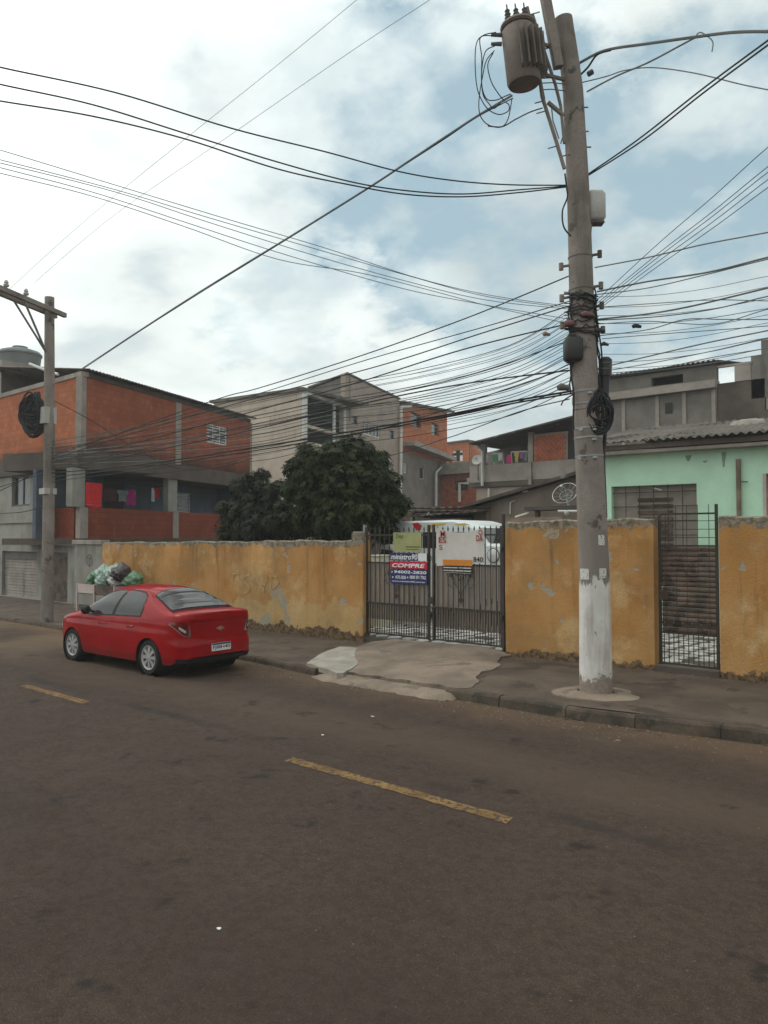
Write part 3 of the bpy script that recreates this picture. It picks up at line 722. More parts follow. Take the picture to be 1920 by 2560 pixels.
MB().box(XM - .07, XM + .07, YW + .055, YW + .075, 1.02, 1.16).build('lock_box', MAT['gate'], gr, bevel=.004)
MB().tube([(XM - .02, YW + .06, GB - .02), (XM - .02, YW + .06, 1.05)], .012, 6).build('drop_bolt', MAT['gate'], gl)
t = thing('gate_post', 'slim grey steel post at the left jamb of the vehicle gate', 'post', (XL - .03, YW + .1, .2))
MB().box(XL - .05, XL - .005, YW + .07, YW + .14, .2, 2.62).build('post', MAT['galv'], t)
for z in (.85, 2.1): MB().lathe([(.022, 0), (.022, .1)], (XL, YW + .06, z), (0, 0, 1), 8).build('hinge', MAT['rust'], t)
t = thing('gate_post', 'slim rusty post between the vehicle gate and the middle ochre wall', 'post', (XR + .02, YW + .1, .2))
MB().box(XR + .0, XR + .04, YW + .07, YW + .14, .2, 2.78).build('post', MAT['gate'], t)
for z in (.8, 2.1): MB().lathe([(.02, 0), (.02, .1)], (XR, YW + .06, z), (0, 0, 1), 8).build('hinge', MAT['rust'], t)
# ------------------------------------------------------------------ signs tied to the gate
SP = Pl((0, YW + .045), (1, 0))
def board(t, pa, pb, w0, w1, mat, name='board'):
    r = SP.rect(pa, pb); MB().pbox(SP, r[0], r[1], r[2], r[3], w0, w1).build(name, mat, t); return r
def lett(t, body, pa, pb, w, mat, bold=0, shear=0):
    r = SP.rect(pa, pb); text_mesh(body, SP, r[0], r[1], r[2], r[3], w, bold, shear).build('lettering', mat, t)
r0 = SP.rect(cG(380, 722), cG(745, 1040))
t = thing('advertising_sign', 'navy, red and white sign reading COMPRE with phone numbers on the gate', 'sign', ((r0[0] + r0[1]) / 2, YW, r0[2]))
board(t, cG(380, 718), cG(745, 800), 0, .006, MAT['signblue']); board(t, cG(380, 800), cG(745, 882), 0, .006, MAT['signred'], 'red_band'); board(t, cG(380, 882), cG(745, 1035), 0, .006, MAT['signblue'])
board(t, cG(655, 722), cG(740, 800), .0061, .0085, MAT['signwhite'], 'white_square')
lett(t, 'ministro90', cG(388, 728), cG(650, 790), .009, MAT['signwhite'], .02, .2); lett(t, 'COMPRE', cG(398, 820), cG(722, 870), .009, MAT['signwhite'], .03, .2)
lett(t, '94002-2820', cG(418, 890), cG(738, 932), .009, MAT['signwhite'], .025, .1); lett(t, '4575-2828', cG(430, 942), cG(535, 978), .009, MAT['signwhite'], .02); lett(t, '0800 591 7762', cG(572, 942), cG(732, 982), .009, MAT['signwhite'], .02)
lett(t, 'www.ministro90.com.br', cG(396, 988), cG(728, 1018), .009, MAT['signwhite'], .02)
for q in (cG(398, 906), cG(405, 958), cG(552, 962)):
    u, z = SP.at(q); MB().lathe([(.018, 0), (.018, .001)], SP.P(u, z, .0085), (0, -1, 0), 10).build('phone_symbol', MAT['signwhite'], t)
r0 = SP.rect(cG(412, 518), cG(690, 712))
t = thing('cardboard_sign', 'faded yellow-green square sign above the blue sign on the gate', 'sign', ((r0[0] + r0[1]) / 2, YW, r0[2]))
board(t, cG(412, 518), cG(688, 712), .012, .017, MAT['signolive']); lett(t, 'Dep', cG(438, 534), cG(512, 588), .0185, MAT['oliveink'], .02, .1)
board(t, cG(540, 655), cG(672, 668), .0172, .0185, MAT['oliveink'], 'print_line'); board(t, cG(540, 682), cG(660, 692), .0172, .0185, MAT['oliveink'], 'print_line')
# cloth banner, slightly slack
r0 = SP.rect(cG(836, 470), cG(1308, 850)); ub, ue, z0, z1 = r0
t = thing('banner', 'white cloth banner with dull red letters hung on the right gate leaf', 'banner', ((ub + ue) / 2, YW, z0))
rows = []
for j in range(13):
    v = j / 12; row = []
    for i in range(21):
        s = i / 20; sag = .10 * 4 * s * (1 - s) * v * v
        low = SP.at(cG(836 + 470 * s, 850 - 30 * s))[1]
        row.append(SP.P(ub + (ue - ub) * s, low + (z1 - .0 - sag - low) * v, .008 + .008 * math.sin(s * 9 + v * 3) * (1 - v * .3)))
    rows.append(row)
MB().slab(rows, (0, .003, 0)).build('cloth', MAT['banner'], t, smooth=60)
for s, pa, pb, m, b in (('M', (880, 500), (925, 560), 'redink', .01), ('O', (1255, 490), (1295, 545), 'redink', .01), ('ES', (862, 562), (935, 622), 'redink', .02), ('DA', (1232, 545), (1296, 605), 'redink', .02), ('S', (866, 640), (898, 690), 'redink', .01), ('840', (1205, 758), (1300, 812), 'ink', .01)):
    lett(t, s, cG(*pa), cG(*pb), .024, MAT[m], b)
r0 = SP.rect(cG(902, 785), cG(1198, 925))
t = thing('paper_sign', 'orange, white and black strip sign hanging below the gate banner', 'sign', ((r0[0] + r0[1]) / 2, YW, r0[2]))
board(t, cG(905, 785), cG(1195, 850), .024, .028, MAT['orange']); board(t, cG(905, 850), cG(1192, 925), .024, .028, MAT['ink'], 'black_strip')
for (ya, yb) in ((858, 876), (886, 906), (914, 921)): board(t, cG(912, ya), cG(1186, yb), .0281, .030, MAT['paper'], 'print_line')
# ------------------------------------------------------------------ small slatted gate
PX0, PX1 = -4.74, -3.815
t = thing('pedestrian_gate', 'small rusty gate with brown horizontal slats and a barred foot and top', 'gate', ((PX0 + PX1) / 2, YW + .1, .33)); yc = YW + .11
for xx in (PX0 + .02, PX1 - .02): MB().box(xx - .02, xx + .02, yc - .02, yc + .02, .33, 2.86 if xx > -4 else 2.70).build('stile', MAT['gate'], t)
for z in (.345, .83, .99, 2.215, 2.72): MB().box(PX0 + .04, PX1 - .04, yc - .016, yc + .004, z - .014, z + .014).build('rail', MAT['gate'], t)
n = 17; slat = MB(); h = (2.20 - .84) / n
slat.slab([[(x, y, z) for x in (PX0 + .045, PX1 - .045)] for (y, z) in ((0, 0), (-.014, h * .25), (-.016, h * .6), (.004, h * .97))], (0, .002, 0))
slat_me = slat.mesh('slat', MAT['rust'], ((PX0 + PX1) / 2, 0, 0))
for k in range(n): inst('slat', slat_me, t, ((PX0 + PX1) / 2, yc + .03, .84 + h * k))
bm_ = MB().box(-.006, .006, -.006, .006, 0, 1).mesh('bar', MAT['gate'])
for k in range(11): inst('bar', bm_, t, (PX0 + .04 + (PX1 - PX0 - .08) * (k + .5) / 11, yc - .006, .36), None, (1, 1, .46))
for k in range(5): inst('bar', bm_, t, (PX0 + .04 + (PX1 - PX0 - .08) * (k + .5) / 5, yc - .03, .84), None, (.7, .7, 2.02 if k > 0 else 1.9))
for z in (2.34, 2.47, 2.60): MB().box(PX0 + .04, PX1 - .04, yc - .012, yc - .004, z, z + .01).build('rail', MAT['gate'], t)
MB().box(PX0 + .02, PX0 + .16, yc - .035, yc - .017, 1.35, 1.50).build('lock_box', MAT['rust'], t, bevel=.004)
for k in range(6): inst('rivet', bolt_me, t, (PX0 + .1 + .14 * k, yc - .02, .995))
m = MB().box(PX0 - .03, PX1 + .04, YW - .05, YW + .22, .1, .325); tag(m.build('door_step', MAT['darkcon'], bevel=.012), 'dark concrete step under the small slatted gate', 'step')
# ------------------------------------------------------------------ big concrete pole
PB = np.array([-4.80, 10.12])                      # foot
PPL = Pl(PB, RT[:2])                               # plane across the view through the pole
px_c = [(1290, 1497), (1284, 1250), (1276, 1050), (1266, 860), (1258, 700), (1252, 500), (1248, 390), (1237, 182), (1214, 26), (1206, -40)]
cen = [PPL.pt(D(*q)) for q in px_c]; cen[0] = (PB[0], PB[1], .10)
cen = [Vector(c) for c in cen]
def pole_at(z):
    for a, b in zip(cen, cen[1:]):
        if z <= b.z: return a.lerp(b, (z - a.z) / (b.z - a.z))
    return cen[-1]
def pole_r(z): return .228 - .0098 * z
big = thing('utility_pole', 'big concrete utility pole with whitewashed foot on the pavement', 'utility pole', (PB[0], PB[1], .1))
zs = [2.44 + .35 * i for i in range(22)]
zs = [z for z in zs if z < cen[-1].z]; ztop = zs[-1]
MB().tube([pole_at(z) for z in zs], [pole_r(z) for z in zs], 24).build('shaft', MAT['polecon'], big, smooth=40)
zs = [.08 + .295 * i for i in range(9)]
MB().tube([pole_at(z) for z in zs], [pole_r(z) for z in zs], 24).build('whitewashed_foot', MAT['polepaint'], big, smooth=40)
m = MB(); c = pole_at(.15); n = 26; rng = random.Random(2); ring = []
rad = [rng.uniform(.50, .62) for _ in range(n)]
base = walk_z(c.x, c.y)
for (k, dz) in ((.42, .04), (.8, .022), (1.0, .006), (1.02, -.05)):
    ring.append([(c.x + rad[i % n] * k * math.cos(2 * math.pi * i / n), c.y + rad[i % n] * k * .95 * math.sin(2 * math.pi * i / n), base + dz) for i in range(n + 1)])
m.grid(ring); m.build('cement_collar', MAT['ramp'], big, smooth=50)
def band(z, h=.03, mat='galv', dr=.006, parent=None):
    m = MB(); q = [z, z + h]; m.tube([pole_at(a) for a in q], [pole_r(a) + dr for a in q], 24); return m.build('steel_band', MAT[mat], parent or big, smooth=40)
def zpix(px): return PPL.at(px)[1]
for q in ((1263, 1692 / 1), ): pass
for pq in ((400, 1690), (430, 1825), (470, 2095), (470, 2200)): band(zpix(cP(*pq)), .025)
for pq in ((430, 200), (430, 560), (430, 1880)): band(zpix(cP(*pq)), .022, 'polecon', .008)
for pq in ((540, 690 * 1.0), ): band(zpix(cR(*pq)), .022)
# buckles
for pq in (cR(520, 522), cR(600, 520), cR(510, 697), cR(605, 690), cR(575, 295), cR(600, 580)):
    p = PPL.pt(pq, .2); MB().box(p[0] - .03, p[0] + .03, p[1] - .02, p[1] + .02, p[2] - .014, p[2] + .014).build('buckle', MAT['galv'], big)
# side lugs (insulator brackets)
def lug(px, side, parent=big, mat='polecon'):
    p = Vector(PPL.pt(px)); c = pole_at(p.z); d = Vector((RT[0], RT[1], 0)) * side
    e = c + d * (pole_r(p.z) + .11) + Vector((0, 0, .02 * side))
    m = MB(); m.tube([c + d * pole_r(p.z) * .9, e], .02, 6); m.tube([e - Vector((0, 0, .05)), e + Vector((0, 0, .05))], .034, 8)
    m.build('insulator_bracket', MAT[mat], parent)
for q, s in ((cP(265, 280), -1), (cP(565, 170), 1), (cP(275, 630), -1), (cP(560, 520), 1), (cP(690, 740), 1), (cP(610, 1010), 1), (cP(270, 930), -1)): lug(q, s)
# pasted papers
def paper(px0, px1):
    r = PPL.rect(px0, px1, .2); zc = (r[2] + r[3]) / 2; m = MB(); rows = []
    for z in (r[2], r[3]):
        c = pole_at(z); rr = pole_r(z) + .006; row = []
        for i in range(7):
            u = r[0] + (r[1] - r[0]) * i / 6 - PPL.at((0, 0))[0] * 0
            uc = (np.array([c.x, c.y]) - PPL.o).dot(PPL.d); k = max(-.97, min(.97, (u - uc) / rr)); a = math.asin(k)
            row.append((c.x + PPL.d[0] * rr * math.sin(a) + PPL.n[0] * rr * math.cos(a), c.y + PPL.d[1] * rr * math.sin(a) + PPL.n[1] * rr * math.cos(a), z))
        rows.append(row)
    m.grid(rows); m.build('pasted_paper', MAT['paper'], big)
paper(cR(622, 1165), cR(665, 1228)); paper(cR(510, 1372), cR(570, 1438)); paper(cR(628, 1368), cR(676, 1428)); paper(cR(503, 1180), cR(514, 1230))
# beam and struts up the top
def pxp(q, w=0.): return Vector(PPL.pt(cT(*q), w))
m = MB(); a, b = pxp((800, -60), .15), pxp((915, 560), .12)
m.tube([a, b], .085, 4); m.build('timber_beam', MAT['polecon'], big)
for pts, r in ((((655, 60), (720, 330), (780, 800), (900, 1180), (965, 1400)), .028), (((700, 120), (790, 400), (890, 700), (935, 880), (965, 1190)), .024), (((745, 420), (765, 640), (800, 820)), .014), (((830, 850), (960, 960)), .035), (((1000, 980), (960, 1110), (935, 1190)), .01), (((860, 900), (870, 1000), (920, 1150)), .01)):
    MB().tube([pxp(q, .1) for q in pts], r, 6).build('strut', MAT['polecon'], big)
for q in ((760, 845), (775, 930), (870, 1220), (970, 1290), (720, 110), (825, 400), (790, 570)):
    p = pxp(q, .1); d = Vector((RT[0], RT[1], 0)); MB().tube([p - d * .07 + Vector((0, 0, -.02)), p + d * .07 + Vector((0, 0, .02))], .009, 5).build('step_bolt', MAT['polecon'], big)
for q in ((1150, 890), (1155, 1090), (1175, 1220)):
    p = pxp(q, 0); d = Vector((RT[0], RT[1], 0)); MB().tube([p - d * .1, p + d * .02], .011, 5).build('step_bolt', MAT['polecon'], big)
for y0 in (650, 690, 745):
    MB().tube([pxp((770, y0), .08), pxp((860, y0 - 5), .1), pxp((975, y0 + 8), .05)], .008, 5).build('tie_rod', MAT['polecon'], big)
# transformer
ta, tb = Vector(PPL.pt(cT(572, 170), .28)), Vector(PPL.pt(cT(632, 690), .28))
ax = (tb - ta); Lh = ax.length; axd = ax.normalized()
tr = thing('transformer', 'rust stained grey transformer hung at the top of the big pole', 'transformer', tuple(tb))
MB().lathe([(.205, .12), (.235, .16), (.235, Lh - .02), (.215, Lh + .02), (.10, Lh + .03)], ta, axd, 28).build('tank', MAT['trafo'], tr, smooth=40)
MB().lathe([(.225, .119), (.245, .09), (.235, .06), (.12, -.02), (.05, -.03)], ta, axd, 28).build('lid', MAT['trafo'], tr, smooth=40)
side = Vector((RT[0], RT[1], 0)); view = Vector((PPL.n[0], PPL.n[1], 0))
s1 = axd.cross(view).normalized(); s2 = axd.cross(s1).normalized()
for k in range(12):
    an = R(95 + k * 17); d = s1 * math.cos(an) + s2 * math.sin(an)
    o = ta + axd * .25; m = MB(); w = axd.cross(d).normalized() * .008
    p = [o + d * .22 - w, o + d * .22 + w, o + d * .34 + w, o + d * .34 - w]; q = [x + axd * (Lh * .62) for x in p]
    m.hexa([tuple(x) for x in p + q]); m.build('cooling_fin', MAT['trafo'], tr)
for k in range(3):
    d = (s1 * (-.12 + .12 * k)); o = ta - axd * .02 + d
    MB().lathe([(.035, 0), (.05, .03), (.028, .05), (.045, .08), (.024, .10), (.038, .13), (.012, .16), (.010, .22)], o, -axd, 12).build('bushing', MAT['trafodark'], tr, smooth=40)
for k, q in enumerate(((375, 290), (375, 365))):
    p = Vector(PPL.pt(cT(*q), .28)); MB().tube([p + side * .12, p - side * .03], [.03, .022], 8).build('bushing', MAT['trafodark'], tr, smooth=40)
c2 = pole_at(ta.z - .3)
for dz in (.25, .7):
    p = ta + axd * dz; c2 = pole_at(p.z); MB().tube([p, c2], .03, 5).build('hanger_arm', MAT['polecon'], tr)
# boxes fixed to the pole
def side_box(name, label, cat, pa, pb, mat, w0, w1, bev=.03, parts=None):
    r = PPL.rect(pa, pb, w1); m = MB(); m.pbox(PPL, r[0], r[1], r[2], r[3], w0, w1)
    t = thing(name, label, cat, PPL.P((r[0] + r[1]) / 2, r[2], (w0 + w1) / 2)); m.build('case', MAT[mat], t, bevel=bev, smooth=50)
    return t, r
t, r = side_box('street_light_housing', 'pale grey tapered plastic box on the right of the big pole, high up', 'box', cT(1165, 1560), cT(1318, 1820), 'greybox', -.14, .06, .05)
MB().pbox(PPL, r[0] + .02, r[1] - .02, r[2] - .035, r[2] - .002, -.12, .04).build('lid', MAT['trafodark'], t, bevel=.01)
p = PPL.P(r[0] + .05, r[2] - .03); c = pole_at(p[2] - .18); MB().tube([p, (c + side * pole_r(c.z) * .9)], .02, 6).build('bracket', MAT['polecon'], t)
t, r = side_box('splice_box', 'dark grey cable box on the left side of the big pole amid the wires', 'box', cP(245, 1060), cP(440, 1318), 'plastic', .02, .24, .03)
MB().pbox(PPL, r[0] + .05, r[1] - .09, r[3] + .002, r[3] + .05, .06, .2).build('lid', MAT['plastic'], t, bevel=.01)
MB().pbox(PPL, r[0] + .03, r[0] + .08, r[2] - .03, r[2] - .002, .1, .15).build('cable_gland', MAT['plastic'], t)
t = thing('splice_closure', 'upright black cable closure just right of the big pole', 'cable closure', PPL.pt(cP(675, 1500)))
a, b = Vector(PPL.pt(cP(680, 1300))), Vector(PPL.pt(cP(668, 1720)))
MB().tube([a, a.lerp(b, .06), a.lerp(b, .5), a.lerp(b, .52), b], [.06, .092, .092, .07, .06], 14).build('shell', MAT['plastic'], t, smooth=40)
c = pole_at(a.lerp(b, .3).z); MB().tube([a.lerp(b, .3), c + side * pole_r(c.z) * .9], .015, 5).build('bracket', MAT['plastic'], t)
# coil of spare cable
t = thing('cable_coil', 'black coil of spare cable tied to the right of the big pole', 'cable coil', PPL.pt(cP(610, 2020)))
cc = Vector(PPL.pt(cP(625, 1905), .16)); rng = random.Random(6)
for k in range(22):
    rx, rz = rng.uniform(.03, .19), rng.uniform(.10, .31); o = Vector((rng.uniform(-.03, .03), rng.uniform(-.05, .05), rng.uniform(-.04, .04)))
    MB().tube([cc + o + side * rx * math.cos(a * .3142) + Vector((0, 0, rz * math.sin(a * .3142))) + view * .02 * math.sin(a) for a in range(21)], .014, 5).build('loop', MAT['cable'], t)
c = pole_at(cc.z); MB().tube([c, cc + view * .03], .02, 5).build('hook', MAT['cable'], t)
# small splices and rags caught among the wires beside the pole
for (q, r, L, mt, lb) in ((cP(215, 1640), .055, .16, 'trafodark', 'grey-green junction box where the thick cables meet the big pole'), (cP(30, 1050), .03, .10, 'wood', 'brown splice on the telephone cables left of the big pole'), (cP(300, 930), .05, .2, 'pinktag', 'faded red tag tied beside the dark box on the big pole'),
                          (cP(480, 830), .045, .16, 'pinktag', 'faded red tag on the face of the big pole'), (cP(620, 1010), .04, .14, 'plastic', 'dark splice on the cables right of the big pole'), (cQ(462, 1868), .035, .12, 'plastic', 'small dark splice hanging from the cables right of the big pole'), (cP(675, 1160), .03, .1, 'plastic', 'tiny dark splice above the upright black closure')):
    c = Vector(PPL.pt(q, .20 if 'face' in lb else .1)); m = MB(); m.tube([c - side * L * .5, c - side * L * .2 + Vector((0, 0, .02)), c + side * L * .5], [r * .7, r, r * .6], 8)
    tag(m.build('cable_splice', MAT[mt], smooth=60), lb, 'cable splice')
# ------------------------------------------------------------------ left pole
LP = np.array([-20.25, 9.75]); LPL = Pl(LP, RT[:2])
lp = thing('utility_pole', 'slim concrete pole with a crossarm in front of the brick house', 'utility pole', (LP[0], LP[1], .08))
ztl = LPL.at(cA(302, 155))[1]
MB().tube([(LP[0], LP[1], .02), (LP[0], LP[1], ztl * .5), Vector(LPL.pt(cA(302, 155)))], [.165, .15, .125], 14).build('shaft', MAT['polecon'], lp, smooth=40)
pt = Vector(LPL.pt(cA(302, 240))); za = pt.z
q0, q1 = Vector(onz(*cA(345, 268), za)), Vector(onz(*cA(-60, 100), za))
dirn = (q1 - q0).normalized(); perp = Vector((-dirn.y, dirn.x, 0))
for s in (-1, 1):
    m = MB(); a = pt + dirn * -.45 + perp * .15 * s; b = pt + dirn * 2.9 + perp * .15 * s
    w = perp * .05; h = Vector((0, 0, .06)); m.hexa([tuple(v) for v in (a - w - h, b - w - h, b + w - h, a + w - h, a - w + h, b - w + h, b + w + h, a + w + h)]); m.build('crossarm', MAT['polecon'], lp)
    m = MB(); m.tube([pt + dirn * 1.15 + perp * .15 * s - Vector((0, 0, .05)), Vector((pt.x, pt.y, za - 1.15)) + dirn * .1], .03, 6); m.build('brace', MAT['galv'], lp)
for k in (.9, 1.6, 2.5):
    b = pt + dirn * k; MB().lathe([(.02, 0), (.02, .1), (.06, .12), (.075, .16), (.04, .19), (.06, .22), (.03, .28)], b + Vector((0, 0, .05)), (0, 0, 1), 10).build('insulator', MAT['greybox'], lp, smooth=40)
b = pt + dirn * 1.9 - Vector((0, 0, .35)); MB().lathe([(.03, 0), (.05, .05), (.05, .22), (.02, .28)], b, (0, 0, 1), 8).build('insulator', MAT['greybox'], lp)
c = Vector(LPL.pt(cA(290, 855))); MB().box(c.x - .17, c.x + .17, c.y - .17, c.y + .17, c.z - .32, c.z + .12).build('white_band', MAT['greybox'], lp)
c = Vector(LPL.pt(cA(292, 1338))); MB().box(c.x - .165, c.x + .165, c.y - .165, c.y + .165, c.z - .08, c.z + .08).build('number_plate', MAT['greybox'], lp)
t = thing('cable_coil', 'dark mass of coiled cable hung on the slim left pole', 'cable coil', LPL.pt(cA(205, 960)))
cc = Vector(LPL.pt(cA(205, 870)))
for k in range(34):
    rx, rz = rng.uniform(.06, .36), rng.uniform(.1, .58); o = Vector((rng.uniform(-.1, .1), rng.uniform(-.1, .1), rng.uniform(-.12, .12)))
    MB().tube([cc + o + side * rx * math.cos(a * .3142) + Vector((0, 0, rz * math.sin(a * .3142))) + view * .03 * math.sin(a) for a in range(21)], .03, 5).build('loop', MAT['cable'], t)
MB().tube([cc, (LP[0], LP[1], cc.z)], .03, 5).build('hook', MAT['cable'], t)
# ------------------------------------------------------------------ wires
def vplane(A, B): return Pl(A, np.array(B) - np.array(A))
def wire(label, pxs, A, B, r=.008, group=None, mat='cable', ext=None, name='overhead_wire', cat='wire', n=8, pole=True):
    pl = vplane(A, B); P = [pl.pt(D(*q)) for q in pxs]
    if ext: P.append(ext)
    P = cr(P, n) if len(P) > 2 else [Vector(P[0]).lerp(Vector(P[1]), i / n) for i in range(n + 1)]
    m = MB().tube(P, r, 5)
    return tag(m.build(name, MAT[mat], smooth=60), label, cat, group)
pa = (PB[0] - .1, PB[1])
FARL = (-13.0, -2.5)        # anchor on the near side of the street, out of frame
gA = 'three service wires crossing the street up to the left'
for i, q in enumerate(([(1222, 400), (1100, 399), (980, 390), (860, 370), (700, 327), (500, 277), (250, 200), (0, 145), (-120, 112)],
          [(1222, 402), (1120, 410), (1000, 419), (880, 412), (760, 393), (600, 350), (400, 288), (200, 226), (0, 182), (-120, 152)],
          [(1222, 404), (1120, 416), (1000, 425), (880, 420), (760, 400), (600, 365), (400, 300), (200, 251), (0, 218), (-120, 196)])):
    wire(('uppermost', 'middle', 'lowest')[i] + ' of three black wires fanning from the big pole to the upper left edge', q, pa, FARL, .0095, gA)
gB = 'thin service wires sagging left across the sky'
for i, q in enumerate(([(1232, 662), (1060, 638), (900, 600), (700, 535), (500, 476), (250, 400), (0, 324), (-100, 296)],
          [(1232, 665), (1050, 640), (880, 595), (700, 543), (450, 470), (250, 410), (0, 345), (-100, 320)],
          [(1232, 668), (1050, 648), (880, 608), (680, 552), (450, 480), (250, 415), (0, 352), (-100, 330)],
          [(1232, 690), (1000, 650), (850, 618), (600, 545), (400, 480), (200, 415), (0, 362), (-100, 336)],
          [(1232, 700), (1060, 662), (940, 630), (780, 590), (600, 560), (400, 490), (200, 424), (0, 374), (-100, 350)])):
    wire(('topmost', 'second from top', 'middle', 'second from bottom', 'lowest')[i] + ' of five thin wires sagging from the big pole to the left edge', q, pa, FARL, .0048, gB, mat='cablegrey')
hA = Vector(atZ(*cA(488, 598), 26.4))
wire('thick twisted cable from the transformer down to the brick house roof', [(1106, 206), (1040, 245), (966, 293), (880, 350), (800, 403), (620, 515), (440, 625), (300, 715), (176, 797)], (PB[0] - .6, PB[1] - .1), (hA.x, hA.y), .019, mat='cablegrey', ext=tuple(hA))
wire('thin cable twisted round the thick transformer cable', [(1108, 212), (1030, 253), (962, 299), (880, 352), (790, 411), (620, 517), (440, 628), (300, 717), (177, 799)], (PB[0] - .55, PB[1] - .12), (hA.x, hA.y), .009)
gC = 'two high thin lines from the left pole crossarm'
lt = Vector((pt + dirn * 1.6)); l2 = Vector(pt + dirn * .9)
for nm_, q, s in (('left', [(20, 625), (180, 480), (400, 300), (600, 140), (770, 0), (900, -110)], lt), ('right', [(75, 610), (240, 470), (500, 290), (760, 110), (920, 5), (1060, -90)], l2)):
    wire(nm_ + '-hand of two faint high wires rising from the left crossarm to the top edge', q, (s.x, s.y), (PB[0] - 1.2, PB[1] - 1.4), .0038, gC, mat='cablegrey')
# lower telecom wires running left from the big pole to the slim pole
gD = 'bunch of telephone cables between the two poles'
TL = (LP[0], LP[1])
rng = random.Random(11)
low = [([(1232, 595), (1000, 690), (760, 775), (560, 838), (470, 862), (260, 935), (112, 985)], .010), ([(1232, 650), (1050, 705), (800, 775), (560, 850), (470, 875), (280, 930), (112, 980)], .008),
       ([(1232, 660), (1040, 720), (820, 790), (560, 858), (300, 932), (112, 992)], .010), ([(1225, 700), (1000, 755), (760, 830), (560, 885), (300, 955), (112, 1000)], .011),
       ([(1230, 735), (1050, 800), (850, 850), (600, 905), (300, 972), (112, 1008)], .008), ([(1230, 800), (1010, 828), (800, 868), (560, 925), (300, 980), (112, 1014)], .012),
       ([(1252, 842), (1100, 868), (980, 893), (760, 932), (560, 965), (300, 1004), (112, 1022)], .016), ([(1252, 847), (1100, 873), (980, 898), (760, 938), (560, 972), (300, 1010), (112, 1030)], .013),
       ([(1228, 795), (1080, 845), (900, 905), (760, 940), (500, 990), (112, 1040)], .008)]
LBL = {0: 'uppermost straight cable of the bunch strung between the big and the slim pole', 6: 'thickest black cable of the bunch, lowest where it meets the big pole', 3: 'heavier cable crossing the middle of the bunch above the tree'}
for i, (q, r) in enumerate(low): wire(LBL.get(i, 'black telephone cable in the bunch strung between the big and the slim pole'), q, pa, TL, r, gD)
for k in range(24):
    k = k * .63
    z0 = 668 + k * 12 + rng.uniform(-5, 5); y1 = 845 + k * 8.5 + rng.uniform(-8, 8)
    q = [(1232, z0), (1100, z0 + (y1 - z0) * .40 + rng.uniform(0, 8)), (900, z0 + (y1 - z0) * .72 + rng.uniform(0, 6)), (700, y1 - 10), (545, y1 + 22), (300, y1 + 75 - k * 3), (112, y1 + 108 - k * 5)]
    wire('black telephone cable in the bunch strung between the big and the slim pole', q, pa, TL, rng.choice((.004, .0048, .006)), gD, mat=rng.choice(('cable', 'cablegrey')))
# wires from the slim pole on to the left edge and to the house
gE = 'wires leaving the slim pole to the left edge'
for q in ([(102, 1010), (60, 1030), (0, 1060), (-80, 1095)], [(102, 1090), (40, 1107), (-80, 1110)], [(102, 1020), (0, 1052), (-80, 1080)]):
    wire('dark drooping wire between the slim pole and the left edge', q, TL, (LP[0] - 7, LP[1] - 1.5), .012, gE)
wire('loose cable drooping from the slim pole across the brick facade', [(110, 862), (200, 910), (290, 968), (385, 1012), (470, 1010), (545, 990)], TL, (-17, 14), .012)
wire('thin wire stretched along the dark band of the brick house', [(108, 990), (200, 1015), (330, 1023), (440, 1010), (545, 985)], TL, (-17, 14.2), .007)
wire('low cable from the brick houses to the big pole crossing the sky gap', [(1230, 862), (1120, 890), (1000, 935), (960, 948), (840, 985), (700, 1015)], pa, (-16, 16.5), .009)
# wires to the right
gF = 'telephone cables running right from the big pole'
TR = (9.0, 9.4); pr = (PB[0] + .1, PB[1])
right = [([(1285, 578), (1400, 556), (1520, 528), (1659, 502), (1760, 482)], .009), ([(1290, 630), (1400, 608), (1530, 588), (1659, 556), (1760, 536)], .012), ([(1290, 636), (1400, 622), (1530, 592), (1659, 560), (1760, 540)], .007),
         ([(1290, 690), (1400, 678), (1500, 660), (1659, 622), (1760, 600)], .012), ([(1292, 692), (1420, 684), (1540, 668), (1659, 640), (1760, 622)], .008),
         ([(1296, 725), (1400, 712), (1480, 690), (1560, 690), (1659, 690), (1760, 686)], .007), ([(1300, 732), (1420, 722), (1560, 712), (1659, 704), (1760, 696)], .006),
         ([(1316, 790), (1400, 770), (1530, 740), (1659, 714), (1760, 692)], .009), ([(1318, 800), (1420, 782), (1540, 758), (1659, 730), (1760, 712)], .006), ([(1318, 806), (1420, 796), (1540, 772), (1659, 752), (1760, 736)], .006),
         ([(1318, 812), (1420, 800), (1540, 784), (1659, 764), (1760, 750)], .005), ([(1290, 664), (1420, 655), (1540, 648), (1659, 650), (1760, 650)], .006), ([(1292, 700), (1400, 694), (1540, 700), (1659, 668), (1760, 650)], .006)]
LBR = {0: 'topmost of the cables running right from the big pole, alone in the sky', 1: 'thick cable second from top running right from the big pole', 7: 'cable leaving the upright black closure towards the right edge'}
for i, (q, r) in enumerate(right): wire(LBR.get(i, 'grey-black cable among those running right from the big pole'), q, pr, TR, r, gF, mat='cablegrey')
rngr = random.Random(5)
for k in range(9):
    a_, b_ = 640 + k * 20 + rngr.uniform(-6, 6), 590 + k * 22 + rngr.uniform(-14, 14)
    wire('grey-black cable among those running right from the big pole', [(1292, a_), (1410, a_ + (b_ - a_) * .28 + 9), (1530, a_ + (b_ - a_) * .62 + 9), (1659, b_), (1760, b_ - 12)], pr, TR, rngr.choice((.004, .005)), gF, mat='cablegrey')
gG = 'two steep wires up to the right edge'
for i, q in enumerate(([(1272, 375), (1380, 300), (1520, 190), (1659, 87), (1740, 28)], [(1272, 378), (1390, 302), (1520, 200), (1659, 97), (1740, 38)])):
    wire(('upper', 'lower')[i] + ' of the two steep parallel wires rising from the big pole to the right edge', q, pr, (.5, 7.1), .011, gG)
